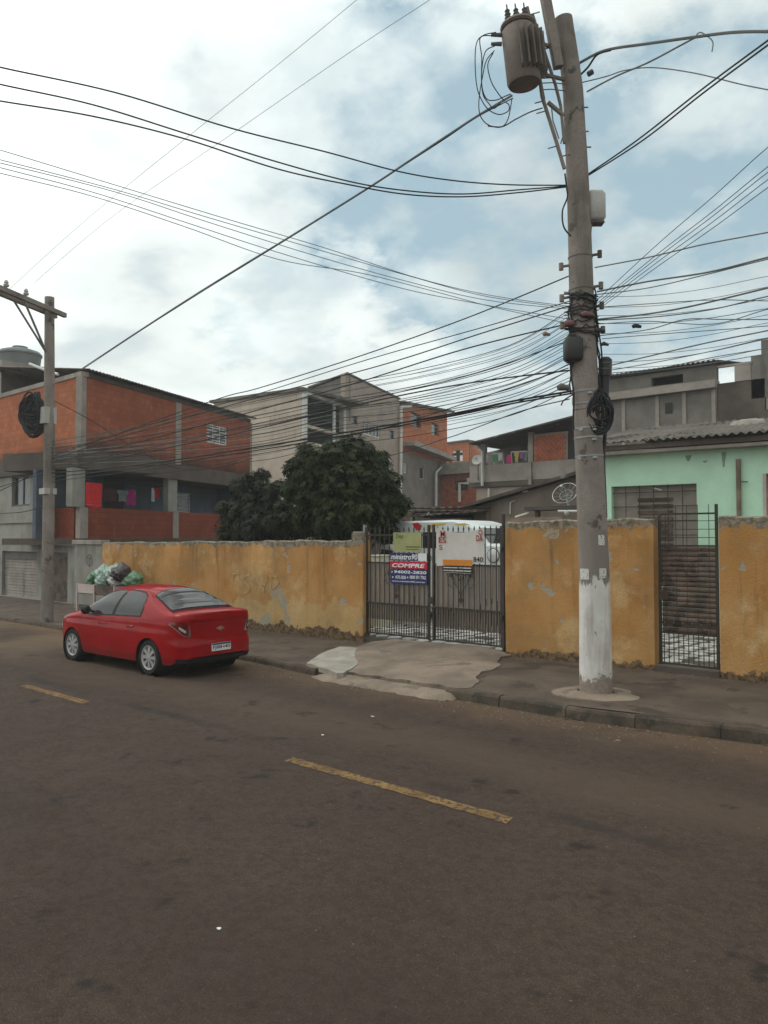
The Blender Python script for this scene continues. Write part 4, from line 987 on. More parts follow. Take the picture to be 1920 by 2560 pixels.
gH = 'fine wires fanning up to the right edge'
for nm_, a, b in (('topmost', 648, 318), ('second from top', 655, 360), ('middle', 660, 372), ('second from bottom', 665, 388), ('lowest', 670, 405)):
    wire(nm_ + ' fine wire in the fan of five rising to the right edge', [(1290, a), (1420, a + (b - a) * .40 + 12), (1540, a + (b - a) * .70 + 8), (1659, b), (1740, b - 55)], pr, (1.5, 6.2), .0045, gH)
wire('heavy sagging cable from the pole top to the upper right edge', [(1240, 145), (1262, 130), (1310, 108), (1400, 94), (1500, 80), (1580, 70), (1659, 68), (1760, 70)], pr, (6, 9.0), .02, mat='cablegrey')
wire('cable from mid pole joining the heavy cable at the upper right', [(1268, 198), (1330, 165), (1400, 135), (1470, 98), (1500, 82)], pr, (6, 9.0), .012, mat='cablegrey')
wire('thin drooping cable below the heavy cable at the upper right', [(1250, 180), (1310, 165), (1350, 152), (1410, 146), (1500, 158), (1600, 182), (1659, 194), (1760, 214)], pr, (6, 9.0), .008, mat='cablegrey')
wire('short tangled cable on the right of the pole top', [(1250, 165), (1270, 145), (1290, 118), (1320, 108)], pr, (3, 9.6), .015)
m = MB().tube([PPL.pt(cQ(170, 350), .1), PPL.pt(cQ(195, 335), .1)], .04, 8); tag(m.build('cable_clamp', MAT['plastic']), 'small dark clamp on the cables right of the pole top', 'clamp')
m = MB(); pl = vplane(pr, (6, 9.0)); m.tube(cr([pl.pt(D(*q)) for q in ((1500, 82), (1512, 70), (1530, 80), (1540, 92), (1538, 112))], 5), .008, 5); tag(m.build('loose_cable_end', MAT['cablegrey'], smooth=60), 'loose curled cable end on the heavy cable at upper right', 'cable')
# loops under the transformer
gI = 'drooping leads under the transformer'
for pts in ([(400, 268), (300, 290), (240, 350), (225, 500), (240, 720), (290, 850), (350, 920), (430, 950), (500, 920), (505, 870), (480, 850)], [(390, 380), (310, 430), (280, 600), (290, 780), (340, 860), (380, 900), (440, 850)], [(385, 420), (320, 500), (290, 620), (260, 800), (260, 930), (300, 1010), (370, 1050), (450, 1050), (500, 980), (530, 820)],
            [(375, 440), (330, 540), (360, 680), (420, 780), (470, 840)], [(400, 300), (270, 310), (280, 480), (280, 700), (320, 820), (400, 830), (470, 800), (520, 780)]):
    m = MB().tube(cr([PPL.pt(cT(*q), .3) for q in pts], 6), .0075, 5); tag(m.build('transformer_lead', MAT['cable'], smooth=60), 'looping black lead between the transformer and the thick cable', 'cable', gI)
m = MB().tube(cr([PPL.pt(cT(*q), .2) for q in ((330, 1045), (450, 1050), (560, 990), (680, 930), (785, 895))], 6), .009, 5); tag(m.build('transformer_lead', MAT['cable'], smooth=60), 'lead running from the loops under the transformer to the pole', 'cable')
m = MB().tube(cr([PPL.pt(cT(*q), .15) for q in ((970, 1440), (985, 1560), (990, 1640), (950, 1750), (960, 1880), (1020, 1960))], 6), .012, 5); tag(m.build('hanging_cable', MAT['cable'], smooth=60), 'black cable looping down the left of the big pole below the struts', 'cable')
m = MB().tube(cr([PPL.pt(cP(*q), .12) for q in ((290, 1320), (300, 1500), (330, 1700), (325, 1960), (330, 2100))], 6), .013, 5); tag(m.build('hanging_cable', MAT['cable'], smooth=60), 'black cable dropping from the dark box on the big pole', 'cable')
m = MB().tube(cr([PPL.pt(cP(*q), .1) for q in ((560, 600), (590, 900), (640, 1280), (610, 1500), (620, 1700))], 6), .012, 5); tag(m.build('hanging_cable', MAT['cable'], smooth=60), 'black cable down the right side of the big pole', 'cable')
m = MB().tube(cr([PPL.pt(cP(*q), .1) for q in ((320, 1710), (270, 1740), (215, 1780), (190, 1830))], 6), .010, 5); tag(m.build('loose_cable_end', MAT['cable'], smooth=60), 'cut cable end sticking out left of the big pole at roof height', 'cable')
m = MB().tube(cr([PPL.pt(cR(*q), -.1) for q in ((640, 330), (665, 500), (655, 700), (662, 900), (668, 1060))], 6), .03, 6); tag(m.build('conduit', MAT['plastic'], smooth=60), 'dark conduit running down the right flank of the big pole', 'pipe')

# jumpers wrapped over the face of the big pole where the cables meet it
rng = random.Random(31)
for k in range(13):
    z = zpix(cP(430, 590 + 38 * k)) + rng.uniform(-.03, .03); dz = rng.uniform(-.12, .12); c = pole_at(z); rr = pole_r(z) + .02; pts = []
    for i in range(13):
        a = math.pi * (-.56 + 1.12 * i / 12); e = .05 * (i in (0, 12)); q = c + side * (rr + e) * math.sin(a) + view * (rr + rng.uniform(0, .015)) * math.cos(a)
        pts.append((q.x, q.y, z + dz * (i / 12 - .5) - rng.uniform(.02, .09) * math.cos(a)))
    m = MB().tube(pts, rng.choice((.008, .010, .014)), 5)
    tag(m.build('jumper_cable', MAT['cable'], smooth=60), 'black jumper wrapped over the face of the big pole among the telephone cables', 'cable', 'jumpers round the big pole')
for k in range(6):
    s_ = -1 if k % 2 else 1; za = zpix(cP(430, 560 + 60 * k)); zb2 = zpix(cP(430, 1150 + 110 * k)); pts = []
    for i in range(9):
        z = za + (zb2 - za) * i / 8; c = pole_at(z); a = s_ * (1.0 + .12 * k); q = c + side * (pole_r(z) + .02) * math.sin(a) + view * (pole_r(z) + .02) * math.cos(a); pts.append((q.x + .02 * math.sin(i * 1.7 + k), q.y, z))
    tag(MB().tube(pts, .011, 5).build('drop_cable', MAT['cable'], smooth=60), 'black cable strapped upright along the big pole above the steel bands', 'cable', 'upright cables on the big pole')
# ------------------------------------------------------------------ house A: brick house with balcony
def corner(px, Z): return Vector(atZ(*px, Z))
def horiz(c, px): q = Vector(onz(*px, c.z)); d = q - c; return np.array([d.x, d.y]), d.length
def pane(t, pl, r, frame, glass, w=-.08, fw=.05, bars=0, name='window', sill=None, hb=0):
    u0, u1, z0, z1 = r; m = MB()
    m.pbox(pl, u0, u1, z0, z0 + fw, w - .03, w + .02); m.pbox(pl, u0, u1, z1 - fw, z1, w - .03, w + .02)
    m.pbox(pl, u0, u0 + fw, z0 + fw, z1 - fw, w - .03, w + .02); m.pbox(pl, u1 - fw, u1, z0 + fw, z1 - fw, w - .03, w + .02)
    for k in range(bars): uu = u0 + (u1 - u0) * (k + 1) / (bars + 1); m.pbox(pl, uu - fw * .35, uu + fw * .35, z0 + fw, z1 - fw, w - .02, w + .015)
    for k in range(hb): zz = z0 + (z1 - z0) * (k + 1) / (hb + 1); m.pbox(pl, u0 + fw, u1 - fw, zz - fw * .3, zz + fw * .3, w + .016, w + .03)
    f = m.build(name, frame, t)
    MB().pbox(pl, u0 + fw * .5, u1 - fw * .5, z0 + fw * .5, z1 - fw * .5, w - .028, w - .015).build('pane', glass, f)
    if sill: MB().pbox(pl, u0 - .06, u1 + .06, z0 - .09, z0 - .002, w, .06).build('sill', sill, f)
    return f
ca = corner(cA(500, 625), 26.0); dA, LA = horiz(ca, cA(1535, 915))
PA = Pl(ca, dA); PAF = Pl(ca, (-1, 0))
A = thing('brick_house', 'two-storey bare brick house with a balcony of laundry, behind the red car', 'house', (ca.x, ca.y, 0))
def zA(px): return PA.at(px)[1]
zr = ca.z - .05; zs1 = zA(cA(510, 1090)); zs0 = zA(cA(510, 1200)); zp1 = zA(cA(480, 1432)); zp0 = zA(cA(480, 1625))
win = PA.rect(cA(1262, 920), cA(1385, 1062)); FWA = 7.6
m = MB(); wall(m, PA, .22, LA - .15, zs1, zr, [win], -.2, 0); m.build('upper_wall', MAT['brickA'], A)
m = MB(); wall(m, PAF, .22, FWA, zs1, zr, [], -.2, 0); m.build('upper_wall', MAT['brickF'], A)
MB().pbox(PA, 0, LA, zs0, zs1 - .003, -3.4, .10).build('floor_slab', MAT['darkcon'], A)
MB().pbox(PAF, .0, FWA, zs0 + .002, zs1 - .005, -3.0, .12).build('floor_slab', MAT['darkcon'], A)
for (ua, ub) in ((-.03, .21), PA.rect(cA(1072, 900), cA(1102, 1100))[:2], (LA - .148, LA + .02)):
    MB().pbox(PA, ua, ub, zs1, zr, -.22, .02).build('column', MAT['concrete'], A)
MB().pbox(PAF, FWA - .25, FWA + .05, zs1, zr, -.22, .03).build('column', MAT['concrete'], A)
MB().pbox(PA, .21, LA - .15, zr + .002, zr + .16, -.23, .03).build('ring_beam', MAT['darkcon'], A)
MB().pbox(PAF, -.02, FWA + .05, zr + .002, zr + .16, -.24, .04).build('ring_beam', MAT['concrete'], A)
pane(A, PA, win, MAT['white'], MAT['cargrey'], -.06, .06, 2, hb=5)
# roof sheets: ribs run away from the side wall
nsh = 11; w_ = LA / nsh
a0 = Vector(PA.P(0, zr + .22, .28)); ribs = Vector((-7.6, -.6, 1.1))
wv = Vector((PA.d[0], PA.d[1], 0)) * (w_ * 1.03)
rs = corr((0, 0, 0), ribs, wv, 6, .177, .026).mesh('roof_sheet', MAT['roofgrey'])
for k in range(nsh): inst('roof_sheet', rs, A, a0 + Vector((PA.d[0], PA.d[1], 0)) * w_ * k + Vector((0, 0, .004 * (k % 2))))
# balcony
for (q0, q1) in (((440, 1240), (515, 1430)), ((1026, 1240), (1078, 1480))):
    u = PA.rect(cA(*q0), cA(*q1)); MB().pbox(PA, u[0], u[1], zp1 - .0, zs0 - .003, -.24, .015).build('balcony_column', MAT['greyw'], A)
u = PA.rect(cA(440, 1240), cA(515, 1430))
m = MB(); wall(m, PA, .0, LA, zp0, zp1, [], -.15, 0); m.build('parapet', MAT['brickP'], A)
for ua in (-.02, 5.2): MB().pbox(PA, ua, ua + .38, zp0 + .003, zp1 - .004, -.17, .02).build('parapet_pier', MAT['concrete'], A)
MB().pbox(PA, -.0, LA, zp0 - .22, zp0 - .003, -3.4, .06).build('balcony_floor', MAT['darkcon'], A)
m = MB(); dr = PA.rect(cA(1085, 1345), cA(1160, 1600), -1.7); wn = PA.rect(cA(640, 1310), cA(720, 1410), -1.7)
PAB = Pl(PA.P(0, 0, -1.7)[:2], dA)
wnb = PAB.rect(cA(640, 1300), cA(720, 1420)); drb = PAB.rect(cA(1082, 1345), cA(1162, 1470))
wall(m, PAB, -.2, LA - .1, zp0, zs0 - .004, [wnb, drb], -.15, 0); m.build('balcony_back_wall', MAT['bluegrey'], A)
pane(A, PAB, wnb, MAT['shade'], MAT['glass'], -.06, .05, 1); pane(A, PAB, drb, MAT['white'], MAT['glass'], -.05, .05, 0, hb=4)
m = MB(); wall(m, PA, LA - .3, LA - .02, zp1 + .002, zs0 - .003, [], -1.7, -.3); m.build('balcony_end_wall', MAT['bluegrey'], A)
uw = PAF.at(cA(258, 1300))[0]
m = MB(); wall(m, PAF, .4, uw, zp0, zp1 - .01, [], -.15, 0); m.build('parapet', MAT['brickP'], A)
wf = PAF.rect(cA(75, 1250), cA(182, 1425))
m = MB(); wall(m, PAF, uw, FWA, zp0 - .25, zs0 - .003, [wf], -.2, .01); m.build('white_wall', MAT['greyw'], A)
pane(A, PAF, wf, MAT['trafodark'], MAT['glass'], -.1, .07, 1)
MB().pbox(PAF, uw, FWA, PAF.at(cA(120, 1530))[1] - .03, PAF.at(cA(120, 1530))[1], .011, .05).build('string_course', MAT['darkcon'], A)
MB().pbox(PAF, uw - .6, uw - .12, zp1, zs0 - .2, -1.0, -.9).build('teal_panel', MAT['bluegrey'], A)
MB().pbox(PAF, uw - .05, uw + .001, zp0, zs0 - .004, -3.2, -.21).build('partition_wall', MAT['shade'], A)
# ground floor
zg = zp0 - .24
sh = PAF.rect(cL(30, 470), cL(470, 1240)); sh = (sh[0], sh[1], .12, zg - .25); dd = PAF.rect(cL(540, 470), cL(870, 1300)); dd = (dd[0], dd[1], .1, zg - .25)
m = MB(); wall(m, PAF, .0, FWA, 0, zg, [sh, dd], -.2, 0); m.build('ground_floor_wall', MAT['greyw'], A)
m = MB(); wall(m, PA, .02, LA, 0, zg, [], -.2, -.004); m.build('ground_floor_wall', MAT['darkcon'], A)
f = MB().pbox(PAF, sh[0], sh[1], sh[3] - .3, sh[3], -.19, -.08).build('shutter_box', MAT['trafodark'], A)
n = 13; h = (sh[3] - .3 - sh[2]) / n; sl = MB()
for k in range(n): MB().pprism(PAF, [(sh[0], sh[2] + h * k), (sh[1], sh[2] + h * k), (sh[1], sh[2] + h * (k + .92)), (sh[0], sh[2] + h * (k + .92))], -.14, -.11 - .012 * (k % 2)).build('shutter_slat', MAT['concrete'], A)
MB().pbox(PAF, dd[0], dd[1], dd[2], dd[3], -.17, -.13).build('door', MAT['rust'], A)
# water tank on its block
ct = Vector(atZ(*cA(120, 600), 33.5)); tb_ = thing('water_tank', 'round grey water tank on a concrete block above the brick house roof', 'water tank', (ct.x, ct.y, ct.z))
MB().lathe([(1.42, 0), (1.55, 1.0), (1.62, 1.02), (1.62, 1.12), (1.45, 1.30), (.7, 1.52), (.55, 1.53), (.55, 1.66), (.1, 1.70)], (ct.x, ct.y, ct.z), (0, 0, 1), 28).build('tank', MAT['tank'], tb_, smooth=35)
bl = thing('tank_base', 'concrete block structure carrying the water tank', 'concrete block', (ct.x, ct.y, 0))
for v in [tb_]: v.scale = (.56, .56, .62)
MB().box(ct.x - 1.9, ct.x + 1.5, ct.y - 1.4, ct.y + 1.4, 7.6, ct.z - .01).build('block', MAT['concrete'], bl)
MB().box(ct.x - 1.7, ct.x + 1.3, ct.y - 1.2, ct.y + 1.2, .0, 7.59).build('core', MAT['darkcon'], bl)
MB().tube([Vector(atZ(*cA(180, 560), 27.5)), Vector(atZ(*cA(280, 600), 27)), Vector(atZ(*cA(355, 625), 26.6))], .05, 6).build('overflow_pipe', MAT['pipe'], bl)
# laundry on the balcony
def garment(pl, pa, pb, w, mat, label, shirt=False, group=None, seed=0):
    u0, u1, z0, z1 = pl.rect(pa, pb, w); rows = []; rng = random.Random(seed); n = 8
    for j in range(n + 1):
        v = j / n; row = []
        for i in range(9):
            s = i / 8; wd = 1.0
            if shirt: wd = 1.25 if v < .3 else .82
            uu = (u0 + u1) / 2 + (s - .5) * (u1 - u0) * wd
            row.append(pl.P(uu, z1 - (z1 - z0) * v * (1 - .05 * math.sin(s * 7 + seed)), w + .03 * math.sin(s * 9 + seed) * v))
        rows.append(row)
    return tag(MB().slab(rows, (pl.n[0] * -.012, pl.n[1] * -.012, 0)).build('hanging_cloth', MAT[mat], smooth=60), label, 'laundry', group)
gl_ = 'laundry on the brick house balcony'
garment(PA, cA(522, 1282), cA(622, 1440), .03, 'c_red', 'large red towel with pale stripes hung on the brick balcony', False, gl_, 1)
for k in (0, 1): 
    r = PA.rect(cA(526, 1396 + 22 * k), cA(618, 1402 + 22 * k), .07); 
    tag(MB().pbox(PA, r[0], r[1], r[2], r[3], .075, .08).build('towel_stripe', MAT['c_white']), ('upper', 'lower')[k] + ' pale stripe across the red towel', 'stripe')
for i, (a, b, mt, lb, sh_) in enumerate((((632, 1318), (712, 1402), 'c_dark', 'dark maroon cloth beside the red towel on the balcony', False), ((722, 1330), (775, 1400), 'c_grey', 'grey-green small garment on the balcony line', True), ((776, 1325), (826, 1422), 'c_magenta', 'magenta garment on the balcony line', False),
        ((926, 1318), (941, 1398), 'c_white', 'narrow white cloth on the balcony line', False), ((942, 1318), (977, 1378), 'c_red', 'small red garment near the right balcony column', True), ((982, 1312), (1015, 1376), 'c_green', 'small green garment by the right balcony column', True))):
    garment(PA, cA(*a), cA(*b), -.5, mt, lb, sh_, gl_, i + 3)
a, b = PA.pt(cA(520, 1275), -.5), PA.pt(cA(1030, 1312), -.5)
tag(MB().tube([a, b], .012, 5).build('clothesline', MAT['cable']), 'clothesline across the brick house balcony', 'line')
# ------------------------------------------------------------------ house B: beige house
cb = corner(cB(632, 222), 42.0); dl, LL = horiz(cb, cB(85, 300)); dr_, LR = horiz(cb, cB(930, 330))
PBL, PBR = Pl(cb, dl), Pl(cb, dr_)
B = thing('beige_house', 'tall beige rendered house with an open loggia above the tree', 'house', (cb.x, cb.y, 0))
def uB(x, y=300): return PBR.at(cB(x, y))[0]
zb = cb.z
m = MB(); wall(m, PBL, 0, LL, 0, zb - .12, [], -.25, 0); m.build('street_wall', MAT['beige'], B)
MB().pbox(PBL, -.1, LL + .2, zb - .118, zb + .05, -6, .18).build('roof_slab', MAT['roofgrey'], B)
u1 = uB(880); op = PBR.rect(cB(655, 300), cB(872, 450)); op = (uB(655), uB(872), PBR.at(cB(650, 440))[1], PBR.at(cB(655, 262))[1])
lo = (uB(655), uB(835), PBR.at(cB(650, 520))[1] - .2, PBR.at(cB(650, 458))[1])
m = MB(); wall(m, PBR, 0, u1, 0, zb - .12, [op, lo], -.25, 0); m.build('side_wall', MAT['beige'], B)
for (x0, x1) in ((622, 648), (808, 820), (872, 884)):
    MB().pbox(PBR, uB(x0), uB(x1), lo[2], op[3] + .0, .001, .08).build('loggia_post', MAT['white'], B)
MB().pbox(PBR, uB(640), uB(884), op[3], op[3] + .22, .001, .10).build('loggia_beam', MAT['white'], B)
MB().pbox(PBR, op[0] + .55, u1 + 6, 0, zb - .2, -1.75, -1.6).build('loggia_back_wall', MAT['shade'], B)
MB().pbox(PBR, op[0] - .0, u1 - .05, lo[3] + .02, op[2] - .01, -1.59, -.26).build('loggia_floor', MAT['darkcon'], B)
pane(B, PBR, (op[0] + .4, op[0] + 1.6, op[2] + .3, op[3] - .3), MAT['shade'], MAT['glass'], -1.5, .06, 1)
# tall block
zp = PBR.at(cB(900, 140))[1]; zq = PBR.at(cB(1215, 292))[1]; ue_ = uB(1215, 300)
wins = [PBR.rect(cB(924, 376), cB(960, 436)), PBR.rect(cB(988, 404), cB(1098, 522)), PBR.rect(cB(1155, 466), cB(1184, 524))]
for i, wq in enumerate(wins): 
    a = PBR.at(cB((924, 988, 1155)[i], (385, 420, 475)[i])); b = PBR.at(cB((960, 1098, 1184)[i], (432, 515, 518)[i])); wins[i] = (a[0], b[0], b[1] - .15, a[1])
m = MB(); wall(m, PBR, u1 + .002, ue_, 0, min(zp, zq) - .3, wins, -.25, .02, None); m.build('side_wall', MAT['beige2'], B)
m = MB(); m.pprism(PBR, [(u1 + .002, min(zp, zq) - .3), (ue_, min(zp, zq) - .3), (ue_, zq), (uB(900), zp), (u1 + .002, zp)], -.25, .02); m.build('gable', MAT['beige2'], B)
pane(B, PBR, wins[0], MAT['shade'], MAT['glass'], -.1, .08); pane(B, PBR, wins[1], MAT['white'], MAT['glass'], -.08, .08, 4); pane(B, PBR, wins[2], MAT['shade'], MAT['glass'], -.1, .06)
PBT = Pl(PBR.P(uB(900), 0, 0)[:2], dl); e = PBT.at(cB(680, 225)); 
m = MB(); m.pprism(PBT, [(.0, zb - 1), (e[0], zb - 1), (e[0], e[1]), (0, zp)], -.3, 0); m.build('upper_wall', MAT['grey'], B)
a, b = Vector(PBT.P(-.1, zp + .05, .15)), Vector(PBT.P(e[0] + .2, e[1] + .05, .15)); bk = Vector((PBR.d[0], PBR.d[1], 0)) * (ue_ - uB(900) + .3); bk.z = zq - zp
MB().slab([[a, b], [a + bk, b + bk]], (0, 0, .10)).build('roof', MAT['roofgrey'], B)
# ------------------------------------------------------------------ house C: brick upper room over grey walls
ub0, ub1 = uB(1226, 400), uB(1505, 450)
cbase = PBR.P((ub0 + ub1) / 2, 0, 0)
Cc = thing('brick_house', 'bare orange brick storey over grey walls next to the beige house', 'house', (cbase[0], cbase[1], 0))
zl = PBR.at(cB(1240, 575))[1]; zl2 = PBR.at(cB(1500, 665))[1]; zt0 = PBR.at(cB(1226, 318))[1]; zt1 = PBR.at(cB(1505, 372))[1]
holes = []
for (x0, y0, x1, y1) in ((1282, 360, 1346, 462), (1410, 428, 1455, 514)):
    a = PBR.at(cB(x0, y0)); b = PBR.at(cB(x1, y1)); c_ = PBR.at(cB(x0, y1 - 12)); holes.append((a[0], b[0], (b[1] + c_[1]) / 2, a[1]))
m = MB(); wall(m, PBR, ub0, ub1, min(zl, zl2) - .2, max(zt0, zt1), holes, -.25, .03, lambda u: zt0 + (zt1 - zt0) * (u - ub0) / (ub1 - ub0)); m.build('brick_wall', MAT['brickC'], Cc)
for i, h in enumerate(holes): pane(Cc, PBR, h, MAT['shade'], MAT['glass'], -.15, .06)
ue3 = uB(1530, 700)
gw = []
for (x0, y0, x1, y1) in ((1242, 675, 1266, 742), (1342, 700, 1370, 778)):
    a = PBR.at(cB(x0, y0)); b = PBR.at(cB(x1, y1)); gw.append((a[0], b[0], b[1], a[1]))
m = MB(); wall(m, PBR, ub0 + .02, ue3, 0, min(zl, zl2) - .21, gw, -.25, -.02); m.build('lower_wall', MAT['grey'], Cc)
pane(Cc, PBR, gw[0], MAT['white'], MAT['greybox'], -.12, .06); pane(Cc, PBR, gw[1], MAT['white'], MAT['dark'], -.12, .05)
m = MB(); m.pprism(PBR, [PBR.at(cB(1236, 548)), PBR.at(cB(1250, 545)), PBR.at(cB(1502, 645)), PBR.at(cB(1502, 668)), PBR.at(cB(1236, 572))], .031, .9); m.build('concrete_ledge', MAT['concrete'], Cc)
rt = [PBR.at(cB(1222, 300)), PBR.at(cB(1530, 360)), PBR.at(cB(1530, 370)), PBR.at(cB(1222, 314))]
MB().pprism(PBR, rt, -4, .35).build('roof', MAT['roofdark'], Cc)
MB().tube([PBR.pt(cB(1292, 315), .3), PBR.pt(cB(1285, 330), .2), PBR.pt(cB(1226, 336), .2), PBR.pt(cB(1226, 520), .2), PBR.pt(cB(1224, 780), .2), PBR.pt(cB(1222, 935), .2), PBR.pt(cB(1275, 930), .2), PBR.pt(cB(1276, 900), .2)], .11, 6).build('downpipe', MAT['pipe'], Cc)
MB().tube([PBR.pt(cB(1480, 695), .3), PBR.pt(cB(1440, 735), .3), PBR.pt(cB(1440, 940), .3)], .11, 6).build('downpipe', MAT['pipe'], Cc)
MB().tube([PBR.pt(cB(1528, 640), .4), PBR.pt(cB(1527, 940), .4)], .12, 6).build('pole', MAT['concrete'], Cc)
# ------------------------------------------------------------------ house D: far orange house
PD = Pl(atZ(*cE(600, 1000), 82)[:2], (1, .05))
Dh = thing('brick_house', 'small far orange house with bright white window panes between the grey walls', 'house', tuple(PD.P(0, 0, 0)))
r = PD.rect(cE(535, 790), cE(735, 1010)); wn = PD.rect(cE(588, 855), cE(680, 940))
m = MB(); wall(m, PD, r[0] - 1, r[1], 0, r[3], [wn], -.3, 0); m.build('wall', MAT['brickC'], Dh)
mid = (wn[0] + wn[1]) / 2; fr = MB()
MB().pbox(PD, wn[0], wn[1], wn[2], wn[3], -.28, -.22).build('window_recess', MAT['dark'], Dh)
for (a, b) in ((wn[0], wn[0] + (wn[1] - wn[0]) * .32), (wn[1] - (wn[1] - wn[0]) * .30, wn[1])):
    MB().pbox(PD, a, b, wn[2] + .9, wn[3], -.2, -.1).build('white_pane', MAT['signwhite'], Dh); MB().pbox(PD, a, b, wn[2], wn[2] + .6, -.2, -.1).build('white_pane', MAT['signwhite'], Dh)
MB().pprism(PD, [PD.at(cE(535, 783)), PD.at(cE(735, 757)), PD.at(cE(735, 768)), PD.at(cE(535, 794))], -6, .3).build('roof', MAT['roofgrey'], Dh)
m = MB(); m.pprism(PD, [PD.at(cE(735, 770)), PD.at(cE(850, 860)), PD.at(cE(850, 1010)), PD.at(cE(735, 1010))], -.6, -.302); m.build('side_wall', MAT['brickC'], Dh)
PD2 = Pl(atZ(*cE(600, 1330), 62)[:2], (1, .0)); r = PD2.rect(cE(580, 1060), cE(760, 1330)); wn = PD2.rect(cE(612, 1112), cE(724, 1192))
Dl = thing('brick_house', 'low deep orange house wall with a dark window under the balcony house', 'house', tuple(PD2.P(0, 0, 0)))
m = MB(); wall(m, PD2, r[0] - 2, r[1] + 2, 0, r[3], [wn], -.3, 0); m.build('wall', MAT['brickR'], Dl); MB().pbox(PD2, wn[0], wn[1], wn[2], wn[3], -.25, -.2).build('window', MAT['glass'], Dl)
MB().pbox(PD2, r[0] - 2.2, r[1] + 2.2, r[3] + .002, r[3] + .9, -4, .6).build('roof_slab', MAT['concrete'], Dl)
MB().tube([PD2.pt(cE(728, 1090), .3), PD2.pt(cE(728, 1135), .3), PD2.pt(cE(652, 1135), .3), PD2.pt(cE(652, 1295), .3)], .13, 6).build('downpipe', MAT['pipe'], Dl)
# ------------------------------------------------------------------ house E: balcony house with brick panel
ce = corner(cE(740, 1130), 38); PE = Pl(ce, (1, 0))
Eh = thing('balcony_house', 'grey concrete balcony house with brick panel and laundry, left of the big pole', 'house', (ce.x, ce.y, 0))
def zE(x, y): return PE.at(cE(x, y))[1]
def uE(x, y=1000): return PE.at(cE(x, y))[0]
z0, z1 = zE(740, 1130), zE(740, 990); ur = uE(1900)
MB().pbox(PE, 0, ur, z0, z1, -.15, 0).build('parapet', MAT['concrete'], Eh)
MB().pbox(PE, 0, ur, z0 - .25, z0 - .003, -5, -.002).build('floor_slab', MAT['darkcon'], Eh)
zt = lambda x: PE.at(cE(x, 785 - (x - 830) * .2555))[1]
for (xa, xb) in ((835, 873), (1247, 1287)):
    ua, ub = uE(xa, 900), uE(xb, 900); MB().pbox(PE, ua, ub, z1 + .002, zt(xb) - .12, -.2, .02).build('column', MAT['concrete'], Eh)
ua, ub = uE(1255, 1000), uE(1280, 1000); MB().pbox(PE, ua, ub, z0 - .25, z1 - .01, .001, .1).build('pilaster', MAT['concrete'], Eh)
m = MB(); m.pprism(PE, [PE.at(cE(800, 795)), PE.at(cE(1760, 547)), PE.at(cE(1760, 562)), PE.at(cE(800, 808))], -5, .7); m.build('roof', MAT['roofdark'], Eh)
m = MB(); m.pprism(PE, [(uE(835) - 1.3, z1 - .2), (ur, z1 - .2), (ur, zt(1760) - .1), (uE(835, 900) - 1.3, zt(835) - .35)], -1.9, -1.75); m.build('back_wall', MAT['grey'], Eh)
# brick panel, brick by brick
ua, ub, zb0, zb1 = uE(1292, 800), uE(1585, 800), zE(1292, 925), zE(1500, 690)
MB().pbox(PE, ua, ub, z1 + .001, zb1, -.18, -.03).build('mortar_bed', MAT['mortar'], Eh)
bw, bh = .235, .118; nb = int((ub - ua) / bw); nr = int((zb1 - z1) / bh)
brk = MB().pbox(PE, 0, bw - .02, 0, bh - .018, -.04, .0).mesh('brick', MAT['brickR'], PE.P(0, 0, 0))
for j in range(nr):
    for i in range(nb):
        uu = ua + bw * i + (bw * .5 if j % 2 else 0)
        if uu + bw > ub: continue
        inst('brick', brk, Eh, PE.P(uu, z1 + .01 + bh * j, random.uniform(-.008, .004)))
MB().pbox(PE, ub + .01, ur, z1 + .001, zb1 + .4, -.3, -.1).build('shaded_opening', MAT['shade'], Eh)  # dark sheet painting in the shaded opening beside the bricks
m = MB(); wall(m, PE, .3, ur, 0, z0 - .255, [], -.3, -.15); m.build('lower_wall', MAT['beige2'], Eh)
for (x, yA, yB) in ((905, 1180, 1275), (1048, 1215, 1260)): MB().tube([PE.pt(cE(x, yA), .05), PE.pt(cE(x, yB), .05)], .05, 5).build('downpipe', MAT['pipe'], Eh)
MB().tube([PE.pt(cE(792, 808), .12), PE.pt(cE(848, 862), .12), PE.pt(cE(849, 1155), .12)], .075, 6).build('downpipe', MAT['pipe'], Eh)
gd = 'laundry on the balcony house'
for i, (a, b, mt, lb, s_) in enumerate((((882, 880), (900, 960), 'c_white', 'pale narrow cloth by the white downpipe on the concrete balcony', False), ((938, 890), (985, 945), 'c_green', 'green shirt on the concrete balcony rack', True), ((985, 880), (1022, 935), 'c_white', 'black and white garment on the concrete balcony rack', False), ((1060, 892), (1096, 958), 'c_pink', 'bright pink cloth on the concrete balcony', False),
        ((1128, 868), (1164, 955), 'c_yellow', 'yellow garment on the concrete balcony rack', True), ((1172, 872), (1208, 922), 'c_lilac', 'lilac garment on the concrete balcony rack', True), ((1212, 872), (1240, 945), 'c_grey', 'grey garment beside the concrete column', False))):
    garment(PE, cE(*a), cE(*b), -.08 - .06 * (i % 2), mt, lb, s_, gd, i + 20)
for k, (xa, xb, yy) in enumerate(((945, 1025, 878), (1098, 1240, 862))):
    t = thing('drying_rack', ('left', 'right')[k] + ' white drying rack on the concrete balcony', 'drying rack', PE.pt(cE((xa + xb) / 2, 990), -.2))
    MB().tube([PE.pt(cE(xa, yy + 3), -.2), PE.pt(cE(xb, yy - 4), -.2)], .03, 5).build('rail', MAT['pipe'], t)
    for xx in (xa, xb): MB().tube([PE.pt(cE(xx, yy), -.2), PE.P(uE(xx), z0, -.2)], .022, 5).build('leg', MAT['pipe'], t)
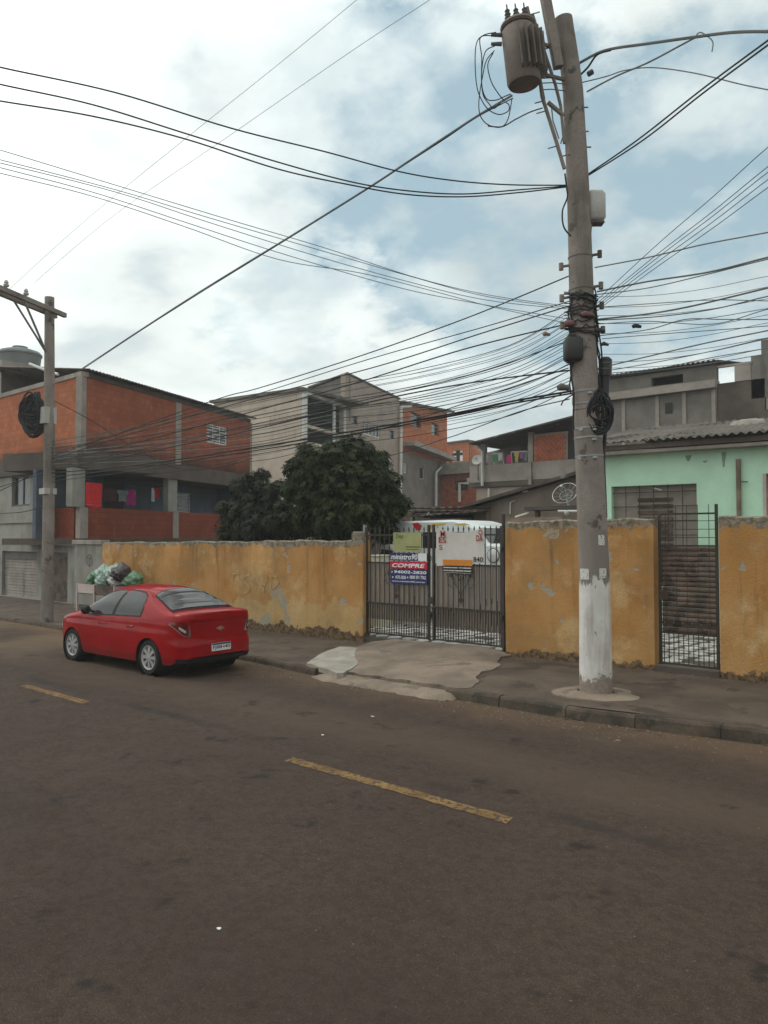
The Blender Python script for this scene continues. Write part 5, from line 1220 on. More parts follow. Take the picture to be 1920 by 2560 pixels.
# dish antennas
def dish(name, label, c, nrm, r, mat, mesh=False, foot=None):
    t = thing(name, label, 'satellite dish', tuple(c)); nrm = Vector(nrm).normalized(); dep = r * .28
    if not mesh:
        MB().lathe([(.01, 0), (r * .5, dep * .25), (r, dep), (r, dep + .02), (r * .5, dep * .25 + .02), (.01, .02)], c, nrm, 20).build('reflector', MAT[mat], t, smooth=40)
    else:
        a = nrm.orthogonal().normalized(); b = nrm.cross(a)
        MB().tube([c + nrm * dep + (a * math.cos(k * .2618) + b * math.sin(k * .2618)) * r for k in range(25)], .013, 5).build('rim', MAT[mat], t)
        for k in range(12):
            d = a * math.cos(k * .5236) + b * math.sin(k * .5236); MB().tube([c + d * r * s + nrm * dep * s * s for s in (0, .35, .7, 1)], .005, 4).build('rib', MAT[mat], t)
        for s in (.5,): MB().tube([c + nrm * dep * s * s + (a * math.cos(k * .2618) + b * math.sin(k * .2618)) * r * s for k in range(25)], .008, 4).build('hoop', MAT[mat], t)
    f = c + nrm * r * .9
    MB().tube([c + nrm * .02, f], .012, 5).build('feed_arm', MAT['galv'], t); MB().lathe([(.04, 0), (.04, .1)], f, nrm, 8).build('feed_horn', MAT['greybox'], t)
    if foot is not None: MB().tube([c - nrm * .05, foot], .03, 6).build('mast', MAT['galv'], t)
    return t
c = Vector(PE.pt(cE(808, 938), .75)); dish('satellite_dish', 'small grey satellite dish at the left end of the concrete balcony', c, (.25, -1, .45), .26, 'greybox', False, Vector(PE.P(uE(808), z0 + .1, -.05)))
# ------------------------------------------------------------------ brown lean-to and clutter behind the middle wall
PS = Pl(atZ(*cE(1400, 1400), 21)[:2], (1, 0)); 
S = thing('shed', 'brown rendered lean-to with a sloping dark roof left of the big pole', 'shed', tuple(PS.P(0, 0, 0)))
a = PS.at(cE(780, 1345)); b = PS.at(cE(1660, 1078)); e2 = (b[0] + 1.2, b[1] + (b[1] - a[1]) / (b[0] - a[0]) * 1.2)
MB().pprism(PS, [(a[0], .2), (e2[0], .2), e2, a], -.2, 0).build('wall', MAT['brownwall'], S)
MB().pprism(PS, [(a[0] - .2, a[1]), (e2[0], e2[1] + .004), (e2[0], e2[1] + .09), (a[0] - .2, a[1] + .09)], -3.5, .25).build('roof', MAT['roofdark'], S)
for q0, q1, r in (((1200, 1205), (1242, 1200), .03), ((1092, 1300), (1090, 1400), .018), ((1090, 1300), (1130, 1285), .012)): MB().tube([PS.pt(cE(*q0), .05), PS.pt(cE(*q1), .05)], r, 5).build('pipe_stub', MAT['pipe'], S)
c = Vector(PS.pt(cE(1575, 1240), .9)); dish('satellite_dish', 'large open-mesh satellite dish just left of the big pole', c, (.05, -.8, .6), .33, 'galv', True, Vector(PS.pt(cE(1598, 1345), .9)))
PS2 = Pl(atZ(*cE(1400, 1400), 19.5)[:2], (1, 0))
ch = thing('timber_rack', 'dark timber beam rack above the middle ochre wall', 'rack', PS2.pt(cE(1500, 1450)))
r = PS2.rect(cE(1210, 1338), cE(1720, 1356)); MB().pbox(PS2, r[0], r[1] + .5, r[2], r[3], -.6, 0).build('beam', MAT['roofdark'], ch)
for uu in (r[0] + .15, r[1] + .2): MB().pbox(PS2, uu, uu + .1, .235, r[2] - .002, -.4, -.3).build('post', MAT['wood'], ch)
r2 = PS2.rect(cE(1060, 1432), cE(1720, 1446)); MB().pbox(PS2, r2[0], r2[1], r2[2] - .05, r2[3], -.55, .05).build('shelf', MAT['wood'], ch)
tag(MB().tube([PS2.pt(cE(1135, 1428), -.1), PS2.pt(cE(1258, 1388), -.1)], .03, 6).build('plank', MAT['cream']), 'pale stick leaning on the clutter above the ochre wall', 'plank')
tag(MB().tube([PS2.pt(cE(1505, 1375), .1), PS2.pt(cE(1720, 1374), .1)], .028, 8).build('plastic_pipe', MAT['pipe']), 'white plastic pipe lying on the rack left of the big pole', 'pipe')
tag(MB().lathe([(.02, 0), (.06, .03), (.07, .08), (.04, .13), (.03, .14)], PS2.pt(cE(1580, 1415), .1), (0, 0, 1), 10).build('pot', MAT['greybox'], smooth=40), 'small pale pot under the white pipe', 'pot')
tag(MB().tube([PS2.pt(cE(1200, 1440), -.02), PS2.pt(cE(1320, 1434), -.02)], .02, 6).build('plank', MAT['wood']), 'brown stick lying flat above the ochre wall', 'plank')
# scrap-sheet carport roof behind the vehicle gate
PC = Pl(atZ(*cG(700, 330), 23.6)[:2], (1, -.02)); cp = thing('carport', 'makeshift carport roof of dark corrugated scraps behind the vehicle gate', 'carport', PC.pt(cG(900, 900)))
for k, (qa, qb, w, tl) in enumerate((((520, 275), (1340, 262), .0, .10), ((540, 305), (1250, 298), .25, .14), ((640, 352), (1230, 305), .5, .22), ((500, 345), (820, 372), .35, .1))):
    a, b = Vector(PC.pt(cG(*qa), w)), Vector(PC.pt(cG(*qb), w)); L = Vector((-PC.n[0], -PC.n[1], 0)) * 3.0 + Vector((0, 0, tl))
    corr(a, L, b - a, 6, .30, .012, .03).build('roof_sheet', MAT['roofdark'], cp)
r = PC.rect(cG(530, 285), cG(1330, 300)); MB().pbox(PC, r[0], r[1], r[2] - .02, r[2] + .06, -.2, -.1).build('rafter', MAT['wood'], cp)
for uu in (r[0] + .1, r[1] - .1): MB().pbox(PC, uu, uu + .1, .235, r[2] - .022, -.2, -.1).build('post', MAT['wood'], cp)
MB().tube([PC.pt(cG(740, 345), .55), PC.pt(cG(760, 322), .55)], .02, 5).build('peg', MAT['cream'], cp)
r = PC.rect(cG(430, 300), cG(1350, 900), -3); MB().pbox(PC, r[0] - 2, r[1] + 1, .235, r[3] - .12, -3.2, -3.05).build('rear_wall', MAT['darkcon'], cp)
# ------------------------------------------------------------------ green house
cf = corner(cF(145, 1060), 18); dF, LF = horiz(cf, cF(1659, 965)); PFp = Pl(cf, dF); ang = math.degrees(math.atan2(dF[1], dF[0])); print('green house heading', ang, 'LF', LF)
F = thing('green_house', 'low mint green house with a corrugated roof behind the right-hand wall', 'house', (cf.x, cf.y, .2))
zf = cf.z; LFx = LF + 4.5
w1 = PFp.rect(cF(182, 1345), cF(985, 1300)); w1 = (PFp.at(cF(182, 1345))[0], PFp.at(cF(985, 1295))[0], 1.25, PFp.at(cF(182, 1345))[1])
w2 = (PFp.at(cF(1612, 1300))[0], PFp.at(cF(1612, 1300))[0] + 1.6, 1.25, PFp.at(cF(1612, 1222))[1])
m = MB(); wall(m, PFp, -.15, LFx, .2, zf, [w1, w2], -.22, 0); m.build('front_wall', MAT['green'], F)
PFs = Pl(PFp.P(-.15, 0, 0)[:2], PFp.n); 
m = MB(); bx0 = PFp.P(-.15, 0, -.221); m.pbox(PFp, -.15, .05, .2, zf, -5.0, -.221); m.build('side_wall', MAT['green'], F)
MB().pbox(PFp, -.35, LFx, zf + .002, zf + .07, -.2, .33).build('soffit_board', MAT['concrete'], F); MB().pbox(PFp, -.35, LFx, zf + .092, zf + .20, .22, .37).build('fascia_board', MAT['darkcon'], F)
nsh = int((LFx + .6) / 1.0); sl = Vector((-PFp.n[0], -PFp.n[1], 0)) * 3.6 + Vector((0, 0, .78)); wv = Vector((PFp.d[0], PFp.d[1], 0))
rs = corr((0, 0, 0), sl, wv * 1.04, 6, .175, .026, .010).mesh('roof_sheet', MAT['roofgrey'])
for k in range(nsh): inst('roof_sheet', rs, F, Vector(PFp.P(-.4 + k, zf + .255 + .006 * (k % 2), .5)))
rs2 = corr((0, 0, 0), Vector((-PFp.n[0], -PFp.n[1], 0)) * 3.6 - Vector((0, 0, .78)), wv * 1.04, 6, .175, .026, .010).mesh('roof_sheet', MAT['roofgrey'])
for k in range(nsh): inst('roof_sheet', rs2, F, Vector(PFp.P(-.4 + k, zf + .255 + .78, -3.1)))
a = PFp.at(cF(1215, 720)); 
# white mortar patch on the roof
up = PFp.at(cF(1330, 800))[0]; rr = Vector(PFp.P(up, zf + .255, .5)); q = rr + sl * .60
m = MB(); rng = random.Random(4); n = 14; ring = [[q + wv * (.42 * k_ * math.cos(6.283 * i / n) * rng.uniform(.8, 1.1)) + sl.normalized() * (.16 * k_ * math.sin(6.283 * i / n)) + Vector((0, 0, .10 + dz)) for i in range(n)] for k_, dz in ((1, -.10), (.8, -.01), (.3, .02))]
for r_ in ring: r_.append(r_[0])
m.grid(ring); m.add(ring[2][:-1], [tuple(range(n))]); m.build('mortar_patch', MAT['patch'], F, smooth=60)
# window with grille and slatted shutters
u0, u1, z0, z1 = w1
fo = MB().pbox(PFp, u0, u1, z0, z1, -.21, -.17).build('window', MAT['shutter'], F)
ua, ub = PFp.at(cF(412, 1500))[0], PFp.at(cF(742, 1500))[0]; n = 14; zz1 = PFp.at(cF(412, 1425))[1]; h = (zz1 - z0) / n
for k in range(n): MB().pbox(PFp, ua, ub, z0 + h * k, z0 + h * (k + .55), -.168, -.13).build('shutter_slat', MAT['rust'], F)
for k in range(7): z = z0 + (z1 - z0) * (k + .5) / 7; MB().pbox(PFp, u0 + .01, u1 - .01, z, z + .018, -.09, -.075).build('grille_bar', MAT['gate'], F)
for k in range(5): u = u0 + (u1 - u0) * (k + 1) / 6; MB().pbox(PFp, u - .008, u + .008, z0, z1, -.074, -.06).build('grille_bar', MAT['gate'], F)
a, b = PFp.at(cF(560, 1355)), PFp.at(cF(640, 1375)); MB().tube([PFp.P(a[0], a[1], -.12), PFp.P(b[0], b[1], -.12)], .02, 5).build('lamp_tube', MAT['white'], F)
u0, u1, z0, z1 = w2; MB().pbox(PFp, u0, u1, z0, z1, -.21, -.17).build('window', MAT['shutter'], F)
n = 13; h = (z1 - .35 - z0) / n
for k in range(n): MB().pbox(PFp, u0, u1, z0 + h * k, z0 + h * (k + .6), -.168, -.12).build('louvre', MAT['pinkbox'], F)
MB().pbox(PFp, u0 - .002, u0 + .06, z0, z1, -.169, .02).build('window_jamb', MAT['pinkbox'], F)
q = [PFp.pt(cF(1378, 1085), .06), PFp.pt(cF(1392, 1605), .06)]; q[1] = (q[0][0], q[0][1], .3); MB().tube(q, .05, 8).build('downpipe', MAT['wood'], F)
a = PFp.at(cF(1400, 1300)); MB().tube([PFp.P(a[0], a[1], .06), PFp.P(a[0] + .16, a[1] - .01, .08)], .014, 5).build('pipe_hook', MAT['rust'], F)
for (x0, y0, y1, w_) in ((1242, 1020, 1160, .05), (908, 1050, 1105, .07), (1065, 1100, 1118, .06)):
    a, b = PFp.at(cF(x0, y0)), PFp.at(cF(x0, y1)); MB().pprism(PFp, [(a[0] - w_, a[1]), (a[0] + w_, a[1]), (b[0] + w_ * .3, b[1]), (b[0] - w_ * .3, b[1])], .001, .004).build('damp_stain', MAT['stain'], F)
# ------------------------------------------------------------------ building G: grey block building behind
cg = corner(cF(160, 540), 31); PG = Pl(cg, (1, 0))
Gb = thing('block_building', 'unfinished grey block building with a deep parapet behind the green house roof', 'building', (cg.x, cg.y, 0))
def zG(x, y): return PG.at(cF(x, y))[1]
def uG(x, y=500): return PG.at(cF(x, y))[0]
zs_ = zG(160, 540); ztp = zG(160, 310); ug = uG(1180)
MB().pbox(PG, -1.5, ug, zs_, zs_ + (ztp - zs_) * .30, -.3, .25).build('floor_slab', MAT['concrete'], Gb)
op = [(uG(560), uG(860), zs_ + (ztp - zs_) * .38, zs_ + (ztp - zs_) * .72)]
m = MB(); wall(m, PG, -1.5, ug, zs_ + (ztp - zs_) * .302, ztp - .12, op, -.2, 0); m.build('parapet_wall', MAT['block'], Gb)
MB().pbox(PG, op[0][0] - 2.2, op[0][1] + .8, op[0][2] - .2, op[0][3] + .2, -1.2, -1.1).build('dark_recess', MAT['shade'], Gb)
n = 8; wsh = (ug + 1.7) / n; rs = corr((0, 0, 0), (0, 3.5, .5), (wsh * 1.02, 0, 0), 6, .2, .03).mesh('roof_sheet', MAT['roofgrey'])
for k in range(n): inst('roof_sheet', rs, Gb, PG.P(-1.6 + wsh * k, ztp, .3))
m = MB(); wall(m, PG, -1.5, ug, 0, zs_ - .002, [], -.3, 0); m.build('lower_wall', MAT['block'], Gb)
for x in (300, 618, 872, 1150): u = uG(x, 640); MB().pbox(PG, u - .07, u + .07, 0, zs_ - .004, .001, .05).build('pilaster', MAT['concrete'], Gb)
r = PG.rect(cF(690, 560), cF(760, 650)); MB().pbox(PG, r[0], r[1], r[2], r[3], .001, .03).build('window', MAT['shade'], Gb)
# building H to its right: frame with an open bay
Hb = thing('block_building', 'raw concrete frame building with open dark bays at the right edge', 'building', PG.P(ug + 3, 0, 0))
z1_, z2_, z3_ = zG(1190, 375), zG(1340, 200), zG(1360, 380); uo = uG(1345, 300); uR = uG(2100)
MB().pbox(PG, ug + .02, uo + 1.0, 0, z1_, -.3, 0).build('lower_wall', MAT['darkcon'], Hb)
MB().pbox(PG, uo, uo + .55, z1_ + .002, z2_ - .02, -.3, .02).build('column', MAT['concrete'], Hb)
MB().pbox(PG, uo + .56, uR, z2_ - 1.3, z2_ + .25, -.35, .0).build('roof_beam', MAT['block'], Hb)
MB().pbox(PG, ug + .02, uo + .6, z2_ - .018, z2_ + .06, -.12, .03).build('beam', MAT['concrete'], Hb)
MB().pbox(PG, uo + 1.002, uR, 0, zG(1400, 640), -.3, -.01).build('lower_wall', MAT['darkcon'], Hb)
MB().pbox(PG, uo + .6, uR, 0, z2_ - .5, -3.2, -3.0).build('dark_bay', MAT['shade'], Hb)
for k in range(4): MB().pbox(PG, uo + .9 + k * 1.25, uo + 1.5 + k * 1.25, z2_ + .252, z2_ + .75, -.3, -.02).build('parapet_block', MAT['block'], Hb)
u = uG(1640); MB().pbox(PG, u, u + .5, zG(1400, 640) + .002, z2_ - 1.302, -.3, -.02).build('column', MAT['concrete'], Hb)
from mathutils import noise as mnoise
# ------------------------------------------------------------------ trees
def leaf_crown(blobs, nclus, leaf, rng, droop=.5, per=7):
    m = MB(); vs, fs = [], []
    tot = sum(b[1][0] * b[1][1] * b[1][2] for b in blobs)
    for (c, rad) in blobs:
        k = int(nclus * (rad[0] * rad[1] * rad[2]) / tot)
        for _ in range(k):
            while True:
                d = Vector((rng.gauss(0, 1), rng.gauss(0, 1), rng.gauss(0, 1)))
                if d.length > .01: break
            d.normalize(); f = rng.uniform(.15, 1.0) ** .4 * rng.uniform(.86, 1.12)
            p = Vector(c) + Vector((d.x * rad[0], d.y * rad[1], d.z * rad[2])) * f
            out = Vector((d.x, d.y, d.z + .35)).normalized()
            a = out.orthogonal().normalized(); b = out.cross(a); n = per + rng.randint(-2, 1); ph = rng.uniform(0, 6.28); s = leaf * rng.uniform(.7, 1.25)
            for i in range(n):
                an = ph + 6.283 * i / n + rng.uniform(-.25, .25)
                r = (a * math.cos(an) + b * math.sin(an)); dirv = (r + out * rng.uniform(.0, .5)).normalized()
                sd = dirv.cross(out).normalized(); w = s * .17
                q0 = p; q1 = p + dirv * s * .45 + Vector((0, 0, -droop * s * .08)); q2 = p + dirv * s * .95 + Vector((0, 0, -droop * s * .55))
                base = len(vs); vs += [tuple(q0), tuple(q1 + sd * w), tuple(q1 - sd * w), tuple(q1 + out * w * .25), tuple(q2)]
                fs += [(base, base + 1, base + 3), (base, base + 3, base + 2), (base + 1, base + 4, base + 3), (base + 3, base + 4, base + 2)]
    m.v, m.f = vs, fs; return m
def raw_build(m, name, mat, parent):
    org = ORG[parent.name]; me = bpy.data.meshes.new(name); a = np.array(m.v) - np.array(org)
    me.from_pydata(a.tolist(), [], m.f); me.materials.append(mat); me.update()
    o = bpy.data.objects.new(name, me); COL.objects.link(o); o.parent = parent; ORG[o.name] = org; return o
def tree(label, base, blobs, nclus, leaf, mat, seed, stems, droop=.5, kind='tree'):
    rng = random.Random(seed); t = thing('leafy_' + kind, label, kind, base)
    b = Vector(base); m = MB(); top = Vector(blobs[0][0])
    for s in range(stems):
        o = Vector((rng.uniform(-.12, .12), rng.uniform(-.12, .12), 0)); mid = b.lerp(top, .5) + Vector((rng.uniform(-.3, .3), rng.uniform(-.3, .3), 0))
        m.tube(cr([b + o - Vector((0, 0, .05)), b + o * 2 + Vector((0, 0, .6)), mid, top], 4), [.11 - .006 * i for i in range(13)], 7)
    m.build('trunk', MAT['bark'], t, smooth=60)
    m = MB()
    for (c, rad) in blobs:
        for k in range(5):
            e = Vector(c) + Vector((rng.uniform(-.6, .6) * rad[0], rng.uniform(-.6, .6) * rad[1], rng.uniform(-.3, .7) * rad[2]))
            s = b.lerp(top, rng.uniform(.35, .8)); m.tube(cr([s, s.lerp(e, .5) + Vector((0, 0, .12)), e], 4), [.045, .042, .038, .034, .03, .026, .022, .018, .012], 5)
    m.build('branches', MAT['bark'], t, smooth=60)
    sub_ = []
    for (c, rad) in blobs:
        for k in range(max(3, int(60 * rad[0] * rad[2] / 1.6))):
            d = Vector((rng.gauss(0, 1), rng.gauss(0, 1), rng.gauss(.15, 1))).normalized(); f = rng.uniform(.72, 1.02); r_ = rng.uniform(.13, .28)
            sub_.append((tuple(Vector(c) + Vector((d.x * rad[0], d.y * rad[1], d.z * rad[2])) * f), (r_, r_, r_ * .8)))
    a_ = leaf_crown(blobs, int(nclus * .3), leaf, rng, droop); b_ = leaf_crown(sub_, int(nclus * .8), leaf, rng, droop)
    a_.add(b_.v, b_.f); raw_build(a_, 'crown', mat, t); return t
def tp(x, y, Z): return tuple(atZ(*D(x, y), Z))
Zt = 20.0; kx = Zt / PF * K_
tb0 = tp(745, 1160, Zt)
def blob(x, y, Z, rx, ry=None, rz=None): s = Z / PF * K_; return (tp(x, y, Z), (rx * s, (ry or rx) * s, (rz or rx) * s))
tree('dense dark green tree with glossy leaves rising above the ochre wall', (tb0[0], tb0[1], .24),
     [blob(745, 1050, 20, 104, 104, 98), blob(690, 1012, 19.6, 62, 62, 55), blob(755, 990, 20.2, 72, 72, 48), blob(800, 1060, 20.2, 62, 62, 70), blob(668, 1075, 20, 52, 52, 72), blob(835, 1098, 20.1, 36, 40, 52), blob(742, 1120, 19.7, 104, 88, 70), blob(650, 1005, 19.8, 30, 30, 22), blob(812, 1010, 20, 40, 40, 36), blob(860, 1085, 20, 16, 16, 30), blob(842, 1135, 19.8, 26, 26, 34)],
     6600, .15, MAT['leaf'], 3, 3, .5)
tb1 = tp(545, 1160, 23)
tree('lower dusty bush between the brick house and the taller tree', (tb1[0], tb1[1], .24),
     [blob(555, 1105, 23, 70, 70, 62), blob(600, 1080, 22.5, 52, 52, 50), blob(515, 1130, 23.5, 42, 50, 48), blob(545, 1050, 23, 42, 42, 30), blob(620, 1130, 22, 50, 50, 45), blob(575, 1140, 22, 80, 60, 35)],
     3200, .155, MAT['leaf2'], 8, 3, .6, 'bush')
rng = random.Random(12)
for (x, y) in ((503, 1163), (635, 1155), (472, 1168)):
    pass
# ------------------------------------------------------------------ red car
CW = {'o': Vector((-10.72, 8.19, 0)), }     # rear bumper centre; the car heads along -X
CYAW = R(1.2)
def cw(x, y, z):
    f = Vector((-math.cos(CYAW), -math.sin(CYAW), 0)); l = Vector((math.sin(CYAW), -math.cos(CYAW), 0))
    p = CW['o'] + f * x + l * y; return (p.x, p.y, z)
car = thing('parked_car', 'red four-door sedan parked at the kerb with its rear towards us', 'car', cw(2.1, 0, 0))
OUT = cr([(0, 0, 0), (.005, .28, 0), (.03, .52, 0), (.085, .68, 0), (.20, .775, 0), (.45, .825, 0), (.95, .848, 0), (1.6, .852, 0), (2.4, .852, 0), (3.1, .848, 0), (3.55, .835, 0), (3.85, .78, 0), (4.08, .66, 0), (4.2, .45, 0), (4.26, .22, 0), (4.275, 0, 0)], 14)
ZS = [(0, 1.02), (.3, 1.02), (.6, 1.0), (1.2, .955), (2.4, .915), (3.2, .885), (3.7, .82), (4.1, .72), (4.3, .66)]
ZT = [(0, 1.07), (.06, 1.10), (.25, 1.11), (.46, 1.10), (.55, 1.14), (.80, 1.262), (1.05, 1.385), (1.25, 1.44), (1.5, 1.468), (1.9, 1.478), (2.3, 1.462), (2.55, 1.425), (2.8, 1.31), (3.05, 1.165), (3.28, 1.03), (3.4, 1.0), (3.8, .93), (4.1, .83), (4.3, .70)]
def sm(tab, x): return (lerp(tab, x - .06) + lerp(tab, x) * 2 + lerp(tab, x + .06)) / 4
XR_, XF_, RW = .90, 3.42, .305
def zbot(x, y):
    z = .215
    if abs(y) > .6:
        for xw in (XR_, XF_):
            d = abs(x - xw)
            if d < .362: z = max(z, .275 + math.sqrt(.362 ** 2 - d * d))
    if x < .35: z = max(z, .36 - (x / .35) * .14)
    return z
def inset(z, rear):
    s = lerp([(.2, .05), (.32, .015), (.55, .0), (.72, .008), (.80, .02), (.9, .028), (1.0, .05)], z)
    r = lerp([(.2, .05), (.34, .0), (.56, .0), (.62, .028), (.70, .034), (.92, .016), (.97, .006), (1.02, .014)], z)
    return s + (r - s) * rear
nO = len(OUT)
def nrm(i):
    a, b = OUT[max(0, i - 1)], OUT[min(nO - 1, i + 1)]; t = (b - a); 
    if i == 0: return Vector((-1, 0, 0))
    if i == nO - 1: return Vector((1, 0, 0))
    t.normalize(); return Vector((-t.y, t.x, 0))
def low(i, t, off=0.):
    o = OUT[i]; zb = zbot(o.x, o.y); z = zb + (sm(ZS, o.x) - zb) * t; n = nrm(i); rear = max(0, -n.x) ** .8
    p = o - n * (inset(z, rear) - off); 
    # wheel-arch lip
    return Vector((p.x, p.y, z))
def lowz(i, z, off=0.):
    o = OUT[i]; n = nrm(i); rear = max(0, -n.x) ** .8; p = o - n * (inset(z, rear) - off); return Vector((p.x, p.y, z))
NT = 16
m = MB()
for sgn in (1, -1): m.grid([[cw(p.x, sgn * p.y, p.z) for p in (low(i, j / NT) for j in range(NT + 1))] for i in range(nO)])
def upper(i, th):
    b = low(i, 1.0); x = b.x; g_ = max(.004, sm(ZT, x) - b.z); n_ = lerp([(.0, 3.2), (.5, 3.2), (1.0, 2.9), (3.0, 2.9), (3.4, 2.4), (4.2, 2.2)], x)
    z = b.z + g_ * math.sin(th) ** (2 / n_); y = b.y * max(0, math.cos(th)) ** (2 / n_); y *= 1 - .27 * (z - b.z) / .55; return Vector((x, y, z))
NU = 16; ths = [math.pi / 2 * (j / NU) ** 1.0 for j in range(NU + 1)]
for sgn in (1, -1): m.grid([[cw(p.x, sgn * p.y, p.z) for p in (upper(i, th) for th in ths)] for i in range(nO)])
m.build('body', MAT['carpaint'], car, smooth=38)
def idx(x):
    lo_, hi = 30, nO - 30
    for i in range(lo_, hi):
        if OUT[i].x >= x: return i
    return hi
def up_xz(x, z, off):         # point of the glasshouse side at (x, z)
    i = idx(x); a = low(i - 1, 1).x; 
    def at_i(i):
        b = low(i, 1.0); g_ = max(.004, sm(ZT, b.x) - b.z); n_ = lerp([(.0, 3.2), (.5, 3.2), (1.0, 2.9), (3.0, 2.9), (3.4, 2.4), (4.2, 2.2)], b.x)
        s = max(0, min(.999, (z - b.z) / g_)) ** (n_ / 2); th = math.asin(s); return upper(i, th)
    p, q = at_i(i - 1), at_i(i); k = (x - p.x) / (q.x - p.x) if q.x != p.x else 0
    return Vector((x, p.y + (q.y - p.y) * k + off * .93, z + off * .35))
def sglass(x0, x1, top, off=.006, n=18, lowoff=.035):
    rows = []
    for i in range(n + 1):
        x = x0 + (x1 - x0) * i / n; zl_ = sm(ZS, x) + lowoff; zu = max(zl_ + .004, lerp(top, x)); rows.append([up_xz(x, zl_ + (zu - zl_) * j / 6, off) for j in range(7)])
    return rows
TOPW = [(1.20, 1.10), (1.24, 1.22), (1.32, 1.30), (1.45, 1.345), (1.7, 1.37), (2.0, 1.375), (2.3, 1.36), (2.5, 1.325), (2.7, 1.235), (2.9, 1.115), (3.06, .96)]
for sgn in (1, -1):
    m = MB(); m.grid([[cw(p.x, sgn * p.y, p.z) for p in r_] for r_ in sglass(1.17, 3.08, [(a, b + .022) for a, b in TOPW], .003, 26, .015)]); m.build('window_surround', MAT['bumper'], car, smooth=60)
    for (xa, xb) in ((1.20, 1.98), (2.07, 3.05)):
        m = MB(); m.grid([[cw(p.x, sgn * p.y, p.z) for p in r_] for r_ in sglass(xa, xb, TOPW)]); m.build('side_window', MAT['carglass'], car, smooth=60)
# rear and front glass
def topz(x, y):
    i = idx(max(x, .21)); lo_, hi = 0., math.pi / 2
    for _ in range(30):
        md = (lo_ + hi) / 2
        if upper(i, md).y > y: lo_ = md
        else: hi = md
    return upper(i, hi).z
def tglass(xa, xb, ya, yb, off):
    rows = []
    for i in range(13):
        s = i / 12; x = xa + (xb - xa) * s; yw = ya + (yb - ya) * s; rows.append([(x - .02 * (j / 8 - .0) ** 2 * 0, yw * j / 8, topz(x, abs(yw * j / 8)) + off) for j in range(-8, 9)])
    return rows
m = MB(); m.grid([[cw(*p) for p in r_] for r_ in tglass(.47, 1.17, .655, .535, .004)]); m.build('window_surround', MAT['bumper'], car, smooth=60)
m = MB(); m.grid([[cw(*p) for p in r_] for r_ in tglass(.51, 1.14, .63, .515, .010)]); m.build('rear_window', MAT['cargrey'], car, smooth=60)
m = MB(); m.grid([[cw(*p) for p in r_] for r_ in tglass(2.60, 3.24, .53, .66, .008)]); m.build('windscreen', MAT['carglass'], car, smooth=60)
# underbody and wheel housings
m = MB(); p = [cw(.2, -.56, .19), cw(4.1, -.56, .19), cw(4.1, .56, .19), cw(.2, .56, .19), cw(.2, -.56, .62), cw(4.1, -.56, .62), cw(4.1, .56, .62), cw(.2, .56, .62)]; m.hexa(p)
for xw in (XR_, XF_):
    for s in (1, -1): m.tube([cw(xw, s * .50, .30), cw(xw, s * .835 if xw < 1 else s * .82, .30)], [.355, .352], 24, cap=False)
m.build('underbody', MAT['dark'], car)
for sgn in (1, -1):
    rows = []
    for i in range(idx(1.28) , idx(3.04)): rows.append([cw(p.x, sgn * p.y, p.z) for p in (lowz(i, z, .004) for z in (.205, .25, .29))])
    m = MB(); m.grid(rows); m.build('sill_trim', MAT['carpaint'], car, smooth=60)
# lower rear bumper in black
m = MB()
for sgn in (1, -1): m.grid([[cw(p.x, sgn * p.y, p.z) for p in (lowz(i, z, .006) for z in (.262, .30, .335))] for i in range(0, 58)])
m.build('bumper_trim', MAT['bumper'], car, smooth=60)
